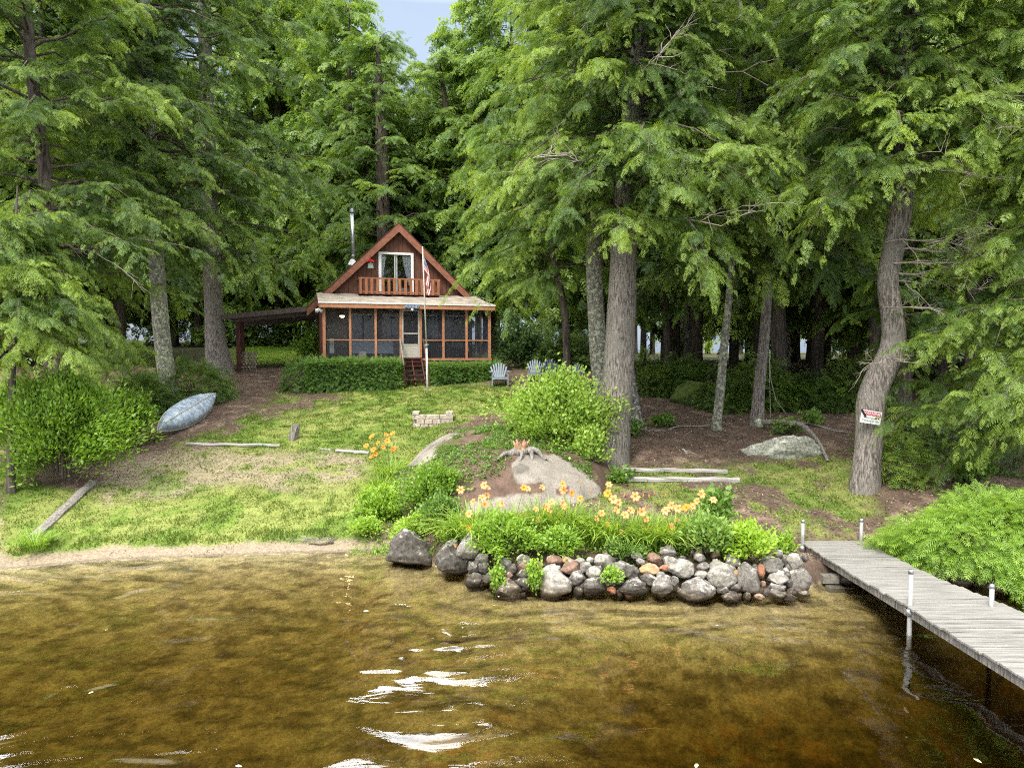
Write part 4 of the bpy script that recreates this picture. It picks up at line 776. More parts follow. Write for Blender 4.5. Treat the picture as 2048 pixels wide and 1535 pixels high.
# balcony door (white frame, sliding glass, curtains, dark room behind)
bd = part('balcony_door', 'white', MB().box(2.62, 2.74, 3.16, 3.30, 6.87, 8.84).box(4.12, 4.24, 3.16, 3.30, 6.87, 8.84).box(2.741, 4.119, 3.16, 3.30, 8.74, 8.84).box(2.741, 4.119, 3.16, 3.30, 6.87, 6.93))
part('sliding_sash', 'frame_grey', MB().box(3.34, 3.40, 3.20, 3.26, 6.93, 8.74).box(3.44, 3.49, 3.24, 3.29, 6.93, 8.74).box(2.742, 2.78, 3.2, 3.26, 6.93, 8.74), bd)
part('pane', 'glass', MB().box(2.78, 3.34, 3.225, 3.232, 6.93, 8.74), bd); part('pane', 'glass', MB().box(3.49, 4.12, 3.255, 3.262, 6.93, 8.74), bd)
for s, xa in ((1, 2.76), (-1, 4.11)):
    vs = []; fs = []; nn = 12
    for j, z in enumerate(np.linspace(8.72, 7.35 if s < 0 else 7.6, nn)):
        wd = (.34 if s < 0 else .18) * (1 - (j / (nn - 1)) ** 1.4 * .85) + .03
        for i in range(9): vs.append((xa + s * wd * i / 8, 3.36 + .025 * sin(i * 2.3), z))
    for j in range(nn - 1):
        for i in range(8): fs.append((j * 9 + i, j * 9 + i + 1, (j + 1) * 9 + i + 1, (j + 1) * 9 + i))
    part('curtain', 'curtain', MB().add(vs, fs), bd, smooth=True)
part('room_wall', 'inner', MB().box(2.3, 4.6, 5.6, 5.7, 6.6, 8.9).box(2.2, 2.3, 3.37, 5.6, 6.6, 8.9).box(4.6, 4.7, 3.37, 5.6, 6.6, 8.9).box(2.3, 4.6, 3.37, 5.6, 6.55, 6.6).box(2.3, 4.6, 3.37, 5.6, 8.9, 8.95))
part('room_furniture', 'white', MB().box(3.6, 4.1, 3.7, 4.3, 6.62, 7.25), label='white dresser seen through the balcony door')
# steps
st = part('porch_steps', 'trim_dark', MB().bar((3.22, -1.15, 2.85), (3.22, -.1, 3.92), .05, .22).bar((4.02, -1.15, 2.85), (4.02, -.1, 3.92), .05, .22).bar((3.62, -1.12, 2.84), (3.62, -.1, 3.9), .04, .14))
for i in range(5):
    z = 3.06 + i * .185; y = -1.12 + i * .22; part('tread', 'trim_dark', MB().box(3.18, 4.06, y, y + .22, z, z + .035), st)
part('tread', 'trim_dark', MB().box(3.18, 4.06, -.22, -.095, 3.93, 3.985), st, label='weathered top tread under the screen door')
for x, s in ((3.13, -1), (4.11, 1)):
    part('handrail', 'oldwood_v' if s < 0 else 'trim_dark', MB().bar((x, -.11, 4.75), (x, -1.18, 3.62), .05, .10), st)
    part('rail_post', 'trim_dark', MB().box(x - .045, x + .045, -1.26, -1.17, 2.7, 3.70), st)
# carport
def cpx(px, yl):
    v = ray(px, 700); ey = np.array([-sin(PSI), cos(PSI)]); ex = np.array([cos(PSI), sin(PSI)]); t = (HO[:2] @ ey + yl) / (v[:2] @ ey); q = v[:2] * t - HO[:2]; return q @ ex
xl = cpx(445, 3.6)
cp = part('carport_roof', 'shingle_dark', MB().add([(xl, 3.4, 5.86), (-.55, 3.4, 6.28), (-.55, 9.4, 6.28), (xl, 9.4, 5.86), (xl, 3.4, 5.80), (-.55, 3.4, 6.22), (-.55, 9.4, 6.22), (xl, 9.4, 5.80)], [(0, 3, 2, 1), (4, 5, 6, 7), (0, 1, 5, 4), (1, 2, 6, 5), (2, 3, 7, 6), (3, 0, 4, 7)]))
part('carport_fascia', 'carport', MB().bar((xl - .02, 3.36, 5.74), (-.52, 3.36, 6.16), .05, .20), cp)
part('carport_joist', 'carport', MB().bar((xl + .5, 3.7, 5.64), (-.1, 3.7, 6.02), .08, .2).bar((xl + .5, 6.4, 5.64), (-.1, 6.4, 6.02), .08, .2).bar((xl + .5, 9.0, 5.64), (-.1, 9.0, 6.02), .08, .2), cp)
for y, xo in ((3.75, .55), (5.2, .62)): part('carport_post', 'trim_dark', MB().box(xl + xo, xl + xo + .17, y, y + .17, 3.2, 5.62), cp)
part('flood_light', 'white', MB().tube([(-.1, .1, 5.98), (-.22, -.1, 5.9)], [.05, .09], 10).tube([(-.12, .05, 6.0), (-.02, -.14, 5.88)], [.04, .08], 10).tube([(-.1, .15, 6.0), (-.1, .0, 6.0)], .05, 8), smooth=True)
# name sign on the beam
def text_mesh(s, size, mat, parent, loc, rot, ext=.004, name='lettering', align='CENTER'):
    cu = bpy.data.curves.new(name, 'FONT'); cu.body = s; cu.size = size; cu.align_x = align; cu.extrude = ext
    tmp = bpy.data.objects.new('tmp', cu); COL.objects.link(tmp); dg = bpy.context.evaluated_depsgraph_get(); dg.update()
    me = bpy.data.meshes.new_from_object(tmp.evaluated_get(dg)); bpy.data.objects.remove(tmp); me.materials.clear(); me.materials.append(mat)
    o = link(name, me, parent); o.location = loc; o.rotation_euler = rot; return o
sg = MB().box(-.30, .30, -.015, .015, -.08, .08).tube([(0, -.01, -.08), (0, .01, -.08)], .001, 4)
sn = sg.build('name_sign', M['navy_sign'], None); sn.location = hw(3.62, -.345, 6.12); sn.rotation_euler = (0, 0, PSI); tag(sn, 'small navy name sign with pale letters on the porch beam above the door', 'sign')
text_mesh('MOONEY', .145, M['letter'], sn, (0, -.018, -.05), (pi / 2, 0, 0), .002)
MB().tube([(0, -.02, -.115), (0, 0, -.115)], .055, 12).build('medallion', M['letter'], sn)

# hanging flower basket on the gable
bk = empty('hanging_basket', hw(2.22, 2.80, 8.05), PSI, label='hanging grey-green box with red flowers on the gable wall', cat='flower box')
MB().box(-.13, .13, -.08, .08, -.02, .02).box(-.11, .11, -.07, .07, .021, .16).prism([(-.14, .161), (.14, .161), (0, .21)], -.09, .09).build('box', M['green_paint'], bk)
fl = MB()
for i in range(46):
    p_ = Vector((R.uniform(-.15, .15), R.uniform(-.1, .1), .24 + R.uniform(0, .13))); fl.tube([p_, p_ + Vector((R.uniform(-.02, .02), -.01, .03))], [.03, .012], 5)
fl.build('red_flowers', M['red'], bk); MB().tube([(-.1, 0, .2), (0, 0, .5), (.1, 0, .2)], .006, 5).build('hanger', M['black'], bk)

# things on the porch
tb = empty('porch_table', hw(5.4, 1.6, 3.95), PSI, label='dark table inside the right half of the screened porch', cat='table')
MB().box(-1.2, 1.1, -.4, .4, .70, .74).build('table_top', M['trim_dark'], tb)
for sx in (-1.1, 1.0):
    for sy in (-.32, .32): MB().box(sx, sx + .06, sy, sy + .06, .002, .698).build('leg', M['trim_dark'], tb)
vz = empty('flower_vase', hw(5.25, 1.45, 4.69), PSI, label='pot of dusty pink flowers on the porch table', cat='flowers')
MB().tube([(0, 0, 0), (0, 0, .08), (0, 0, .16)], [.07, .11, .09], 12).build('pot', M['brick'], vz)
fl = MB()
for i in range(40):
    p_ = Vector((R.gauss(0, .1), R.gauss(0, .08), .26 + R.gauss(0, .05))); fl.tube([p_, p_ + Vector((0, -.02, .03))], [.035, .015], 6)
fl.build('blooms', M['pink'], vz)
so = empty('porch_sofa', hw(2.1, 1.3, 3.95), PSI, label='grey-blue patterned couch behind the left porch screens', cat='couch')
MB().box(-.9, .9, -.35, .35, .18, .42).build('seat', M['chair_grey'], so, bevel=.03); MB().box(-.9, .9, -.45, -.352, .18, .78).build('backrest', M['chair_grey'], so, bevel=.03)
for x in (-.85, .8):
    for y in (-.3, .25): MB().box(x, x + .06, y, y + .06, .002, .178).build('leg', M['black'], so)
bx = MB().box(-.16, .16, -.12, .12, .0, .30); o = bx.build('storage_box', M['cream'], None, bevel=.01); o.location = hw(1.62, .45, 3.955); o.rotation_euler = (0, 0, PSI); tag(o, 'pale cardboard box on the porch floor behind the second screen', 'box')
tw = MB().add([(x, .02 * sin(k * 2) - .01 * j, z) for j, z in enumerate(np.linspace(.0, -.6, 8)) for k, x in enumerate(np.linspace(-.09, .09, 6))], [(j * 6 + i, j * 6 + i + 1, (j + 1) * 6 + i + 1, (j + 1) * 6 + i) for j in range(7) for i in range(5)])
o = tw.build('towel', M['inner_pale'], None, smooth=True); o.location = hw(.36, .12, 4.78); o.rotation_euler = (0, 0, PSI); tag(o, 'patterned pale towel hanging over the rail of the left porch screen', 'towel')
for i, (x, zb) in enumerate(((6.35, 4.25), (6.72, 4.12))):
    o = MB().tube([(0, 0, 6.1 - zb), (0, 0, .1)], .006, 5).tube([(0, 0, .14), (0, 0, .08), (0, 0, 0)], [.01, .035, .02], 8).build('hanging_weight', M['rope'], None); o.location = hw(x, 1.0, zb); tag(o, ('white teardrop weight on a cord inside the rightmost porch screen' if i == 0 else 'cord with a hook end hanging beside the right corner post of the porch'), 'cord')

# firewood stack by the carport post
fw = MB()
for r_i in range(7):
    for c_i in range(5):
        x = xl + .85 + c_i * .13 - (.06 if r_i % 2 else 0); z = 3.42 + r_i * .125
        fw.tube([(x, 3.9 + R.uniform(-.03, .03), z), (x, 4.4, z)], .062, 6)
o = fw.build('firewood_stack', M['firewood'], None); o.location = HO - [0, 0, 2.9]; o.rotation_euler = (0, 0, PSI); tag(o, 'stack of split firewood against the carport post', 'firewood')

# hedges before the porch
def hedge(x0, x1, y0, y1, z1, n, label, seed):
    c = hw((x0 + x1) / 2, (y0 + y1) / 2, 0); zb = T1(c[0], c[1]) - .05
    o = sprayed('hedge', (c[0], c[1], zb), ((x1 - x0) / 2, (y1 - y0) / 2, z1 - zb), n, .20, label, 'hedge', seed, 'hedge', tint0=.5, box=True); o.rotation_euler = (0, 0, PSI)
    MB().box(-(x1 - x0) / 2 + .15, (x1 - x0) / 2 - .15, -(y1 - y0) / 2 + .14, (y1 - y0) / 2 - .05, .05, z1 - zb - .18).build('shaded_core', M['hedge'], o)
hedge(-.5, 2.92, -1.3, -.25, 3.88, 7200, 'clipped green hedge along the porch left of the steps', 201)
hedge(4.4, 7.2, -1.2, -.25, 3.66, 5600, 'clipped green hedge along the porch right of the steps', 202)
c_ = hw(-.75, -.2, 0); sprayed('low_hemlock', (c_[0], c_[1], T1(c_[0], c_[1])), (.85, 1.0, 1.1), 1000, .26, 'rounded hemlock bush at the left end of the porch hedge', 'hedge', 203, tint0=.5)
for i, (x, lb) in enumerate(((.9, 'small dark path light in front of the left hedge, the left of two'), (2.6, 'small dark path light in front of the left hedge near the steps'), (5.0, 'small dark path light before the right hedge'))):
    c_ = hw(x, -1.62, 0); o = MB().tube([(0, 0, -.05), (0, 0, .25)], .01, 6).tube([(0, 0, .25), (0, 0, .3), (0, 0, .33)], [.05, .06, .02], 10).build('path_light', M['black'], None); o.location = (c_[0], c_[1], T1(c_[0], c_[1])); tag(o, lb, 'path light')

# ------------------------------------------------------------------ flagpole and flag
YF = 26.9
pb = aty(855, 765, YF); pb[2] = T1(pb[0], pb[1]); pt = aty(845, 493, YF); pm_ = aty(853, 690, YF)
fp = empty('flagpole', pb, label='leaning pale flagpole standing beside the porch steps', cat='flagpole')
MB().tube([Vector(pm_ - pb), Vector(pt - pb)], [.032, .024], 10).build('upper_pole', M['rope'], fp, smooth=True)
MB().tube([(0, 0, -.1), Vector(pm_ - pb)], .04, 10).build('lower_pole', M['white'], fp, smooth=True)
q = Vector(pm_ - pb); MB().tube([q - Vector((.09, 0, .02)), q + Vector((.09, 0, .02))], .02, 8).tube([q - Vector((0, .02, .09)), q + Vector((0, -.02, .05))], .05, 8).build('cleat', M['green_paint'], fp, smooth=True)
fm, t, out = nmat('flag_cloth'); N = t.nodes.new; l = t.links.new; at = N('ShaderNodeAttribute'); at.attribute_name = 'gcol'; p = N('ShaderNodeBsdfPrincipled'); p.inputs['Roughness'].default_value = .8; l(at.outputs['Color'], p.inputs['Base Color']); l(p.outputs[0], out.inputs[0])
nu, nv = 96, 66; U, Vv = np.meshgrid(np.linspace(0, 1, nu), np.linspace(0, 1, nv)); u = U.ravel(); v = Vv.ravel()      # u fly, v hoist (0 bottom)
hoist = .92; ftop = aty(846, 512, YF)
# limp cloth: the fly end falls, so the fly direction points mostly down, gathered in folds along the pole
hz = ftop[2] - (1 - v) * hoist * .55; fall = u * 1.12
X_ = ftop[0] + .03 + .34 * u ** .7 * (1 - .35 * v) * np.sin(np.clip(u * 2.6, 0, pi * .9)) + .05 * np.sin(v * 9 + u * 2) * u; Y_ = ftop[1] - .03 - .10 * u * np.cos(v * 8) - .04 * np.sin(v * 17 + u * 3) * u
Z_ = hz - fall * (.30 + .70 * u) * .95
sidx = np.floor(v * 13).astype(int); colf = np.where((sidx % 2 == 0)[:, None], C(.42, .035, .05), C(.70, .69, .68))
cant = (u < .42) & (v > 6 / 13); su = (u / .42 * 6) % 1; sv = ((v - 6 / 13) / (7 / 13) * 5) % 1; star = (np.hypot(su - .5, sv - .5) < .28)
colf = np.where(cant[:, None], np.where(star[:, None], C(.72, .72, .74), C(.03, .06, .20)), colf)
i = np.arange(nu - 1)[None] + nu * np.arange(nv - 1)[:, None]; i = i.ravel(); Q = np.stack([i, i + 1, i + 1 + nu, i + nu], 1)
fo = link('flag', np_mesh('flag', np.stack([X_, Y_, Z_], 1) - ftop, Q, None, {'gcol': colf}, True), None, fm, label='limp stars and stripes flag hanging on the leaning pole', cat='flag'); fo.location = ftop

# ------------------------------------------------------------------ garden chairs
def chair_parts(matn):
    r = empty('garden_chair', (0, 0, 0)); m = M[matn]
    for i in range(7):
        a = (i - 3) * .055; top = .92 - .018 * (i - 3) ** 2
        MB().bar((a * 1.1, .20, .32), (a * 2.0, .46, top), .062, .02, up=(0, -1, .3)).build('back_slat', m, r)
    MB().box(-.30, .30, .40, .43, .56, .62).build('back_brace', m, r)
    for i in range(5): MB().box(-.27, .27, -.32 + i * .11, -.225 + i * .11, .335 - i * .02, .355 - i * .02).build('seat_slat', m, r)
    for s in (-1, 1):
        MB().box(s * .36 - .065, s * .36 + .065, -.40, .42, .56, .585).build('armrest', m, r)
        MB().box(s * .32 - .02, s * .32 + .02, -.36, -.24, 0, .558).build('front_leg', m, r)
        MB().bar((s * .285, -.36, .30), (s * .285, .62, .03), .03, .10).build('rear_leg', m, r)
    MB().box(-.27, .27, -.36, -.325, .26, .37).build('front_apron', m, r)
    return r
def place(r, px, py, rz, label, Yoff=0, sc=1.0):
    p_ = on(px, py); r.location = (p_[0], p_[1] + Yoff, T1(p_[0], p_[1] + Yoff)); r.rotation_euler = (0, 0, rz); r.scale = (sc,) * 3; tag(r, label, 'chair', 'slatted garden chairs around the fire pit')
def dup(r):
    c = r.copy(); COL.objects.link(c)
    for ch_ in list(r.children): d = ch_.copy(); COL.objects.link(d); d.parent = c
    return c
g_ = chair_parts('chair_grey'); place(g_, 999, 771, .1, 'grey slatted garden chair at the end of the right hedge, facing the lake')
place(dup(g_), 1072, 772, .0, 'grey slatted garden chair mostly hidden behind the pale bush', 1.0, .95)
nv_ = chair_parts('chair_navy'); place(nv_, 1106, 772, .15, 'navy slatted garden chair whose back shows above the pale bush', .9)
place(dup(g_), 1143, 776, -.7, 'grey-blue slatted garden chair turned sideways beside the massive trunk', .3)
o = MB().tube([(0, 0, 0), (0, 0, .38)], [.19, .24], 16).tube([(0, 0, .38), (0, 0, .40)], .255, 16).build('bucket', M['blue'], None); o.location = on(1180, 790); tag(o, 'navy blue tub beside the lichen-speckled trunk', 'tub')

# ------------------------------------------------------------------ overturned canoe
pa = on(311, 884); pb2 = on(423, 812); mid = (pa + pb2) / 2; dv = pb2 - pa; Lc = float(np.linalg.norm(dv[:2])) + .1; ang = atan2(dv[1], dv[0])
cn_ = empty('canoe', mid + [.05, 0, .30], label='overturned scuffed light blue canoe lying by the left shrubs', cat='canoe'); slope = atan2(dv[2], Lc)
cn_.rotation_mode = 'XYZ'; cn_.rotation_euler = (Matrix.Rotation(ang, 3, 'Z') @ Matrix.Rotation(-slope, 3, 'Y') @ Matrix.Rotation(radians(40), 3, 'X')).to_euler()
nl, nc = 40, 17; vs = []; fs = []
for i in range(nl + 1):
    s_ = -1 + 2 * i / nl; wd = .44 * (1 - abs(s_) ** 2.4) + .004; hh = .34 * (1 - .35 * abs(s_) ** 3); x = s_ * Lc / 2 * (1 + 0)
    for j in range(nc):
        th = pi * j / (nc - 1); e_ = .72
        y = wd * np.sign(cos(th)) * abs(cos(th)) ** e_; z = hh * abs(sin(th)) ** .8 * (1 if abs(s_) < .9 else max(.25, (1 - abs(s_)) / .1 * .75 + .25)); vs.append((x, y, z + .04))
for i in range(nl):
    for j in range(nc - 1): fs.append((i * nc + j, i * nc + j + 1, (i + 1) * nc + j + 1, (i + 1) * nc + j))
MB().add(vs, fs).build('hull', M['canoe'], cn_, smooth=True)
keel = [Vector(vs[i * nc + nc // 2]) + Vector((0, 0, .012)) for i in range(1, nl)]; MB().tube(keel, .018, 6).build('keel_strip', M['canoe_edge'], cn_)
for j in (0, nc - 1): MB().tube([Vector(vs[i * nc + j]) for i in range(nl + 1)], .018, 6).build('gunwale', M['canoe_edge'], cn_)

# ------------------------------------------------------------------ timbers, logs, stump
def timber(p0, p1, w, t, label, name='timber', mat='oldwood', cat='timber', lift=.0):
    a = on(*p0); c = on(*p1); m = (a + c) / 2; d = c - a; Lt = float(np.linalg.norm(d)); vs = []; fs = []; k = 14; nn = 8
    for i in range(k + 1):
        s_ = i / k - .5; jw = 1 + .06 * R.uniform(-1, 1)
        for q_ in range(nn):
            th = 2 * pi * (q_ + .5) / nn; cx, cz = cos(th), sin(th); mxx = max(abs(cx), abs(cz)); sq = .75 + .25 / mxx
            vs.append((s_ * Lt, cx * sq * w / 2 * jw, cz * sq * t / 2 * jw + t * .35 + lift + .01 * sin(i * 1.3)))
    for i in range(k):
        for q_ in range(nn): fs.append((i * nn + q_, i * nn + (q_ + 1) % nn, (i + 1) * nn + (q_ + 1) % nn, (i + 1) * nn + q_))
    fs += [tuple(range(nn - 1, -1, -1)), tuple(range(k * nn, k * nn + nn))]
    o = MB().add(vs, fs).build(name, M[mat], None); o.location = m; o.rotation_euler = (0, -math.asin(d[2] / Lt), atan2(d[1], d[0])); return tag(o, label, cat)
timber((1245, 944), (1454, 946), .16, .13, 'upper of two weathered grey timbers lying on the bare ground')
timber((1252, 964), (1478, 964), .17, .15, 'lower and longer of two weathered grey timbers lying on the bare ground')
timber((372, 891), (560, 893), .12, .10, 'long pale timber edging the lawn terrace near the stump')
timber((672, 904), (738, 908), .12, .10, 'short pale timber edge running to the left daylily clump')
timber((640, 899), (662, 901), .08, .06, 'small pale wood offcut half buried in the lawn')
lg = timber((68, 1078), (186, 968), .24, .13, 'split grey driftwood log lying down the left lawn slope', 'driftwood_log', 'oldwood_v', 'log')
# stump
sp = on(585, 878); so_ = empty('stump', sp, label='small weathered grey stump standing on the lawn', cat='stump')
vs = []; fs = []; nn = 18
for j in range(6):
    for q_ in range(nn):
        th = 2 * pi * q_ / nn; r_ = .135 * (1.1 - .03 * j) * (1 + .16 * sin(5 * th + 1) + .08 * sin(11 * th)); z = -.05 + .47 * j / 5 + (.07 * sin(3 * th + 2) + .04 * sin(9 * th) if j == 5 else 0); vs.append((r_ * cos(th) + .02 * j, r_ * sin(th), z))
for j in range(5):
    for q_ in range(nn): fs.append((j * nn + q_, j * nn + (q_ + 1) % nn, (j + 1) * nn + (q_ + 1) % nn, (j + 1) * nn + q_))
vs.append((.1, 0, .30)); fs += [(5 * nn + q_, 5 * nn + (q_ + 1) % nn, len(vs) - 1) for q_ in range(nn)]
MB().add(vs, fs).build('stump_wood', M['oldwood_v'], so_)

# brick fire-pit wall
fpit = on(866, 851); fe = empty('brick_wall', fpit, .05, label='low pale brick block wall with raised ends above the boulder', cat='brick wall')
bw = MB(); Lw = 1.36
for row in range(3):
    n_ = 5 if row < 2 else 3
    for i in range(n_):
        w2 = Lw / n_; x = -Lw / 2 + i * w2 + (w2 * .5 if row == 1 else 0)
        if x + w2 * .9 > Lw / 2 + .02: w2 *= .5
        bw.box(x + .008, x + w2 - .008, -.1 + R.uniform(-.01, .01), .12, -.08 + row * .15, -.08 + row * .15 + .142)
bw.build('brick_course', M['brick'], fe, bevel=.008)
for s in (-1, 1): MB().box(s * .56 - .13, s * .56 + .10, -.11, .45, .372, .46).box(s * .56 - .10, s * .56 + .10, .125, .5, -.1, .37).build('end_block', M['brick'], fe, bevel=.01)

# ------------------------------------------------------------------ rocks
def rock(name, c, rad, mat, seed, label, group=None, sub=4, cat='stone', rough=.22, parent=None, boxy=.0, taper_=.12, lean_=0.):
    bm = bmesh.new(); bmesh.ops.create_icosphere(bm, subdivisions=sub, radius=1); g = np.random.default_rng(seed)
    V = np.array([v.co[:] for v in bm.verts]); Fc = [tuple(v.index for v in f.verts) for f in bm.faces]; bm.free()
    pl = norm(g.normal(0, 1, (15, 3)))
    for n_ in pl:
        k = V @ n_; lim = g.uniform(.62, .90); V = V - np.clip(k - lim, 0, 9)[:, None] * n_ * .95
    if boxy: V = np.sign(V) * np.abs(V) ** (1 - boxy)
    f = 1 + rough * (fbm(V[:, 0] * 1.3 + seed, V[:, 1] * 1.3 + V[:, 2] * 1.7, 1.1, 4, seed % 13) - .5)
    V = V * f[:, None]; V = V * (1 + .07 * (fbm(V[:, 0] * 5 + seed, V[:, 1] * 5 + V[:, 2] * 6, 1.0, 3, seed % 7) - .5))[:, None]; zt = np.clip(V[:, 2] + .3, 0, 1.3); V[:, 0] = V[:, 0] * (1 - taper_ * zt) + .10 * g.uniform(-1, 1) * zt; V[:, 2] = V[:, 2] * (1 + lean_ * V[:, 0]); V = V / np.abs(V).max(0) * np.array(rad)
    me = np_mesh(name, V, None, np.array(Fc), None, True); me.materials.append(mat)
    o = link(name, me, parent, None, label=label, cat=cat, group=group); o.location = c; return o
def wallpt(px, py):
    """point on the battered face of the retaining wall"""
    v = ray(px, py); z = 0.
    for _ in range(12):
        Y = (z - H) / v[2] * v[1]; X = (z - H) / v[2] * v[0]; yb = float(shoreY(X)); z = z * .5 + .5 * (H + v[2] / v[1] * (yb + max(z, -.1) * .75))
    t = (z - H) / v[2]; return np.array([v[0] * t, v[1] * t, z])
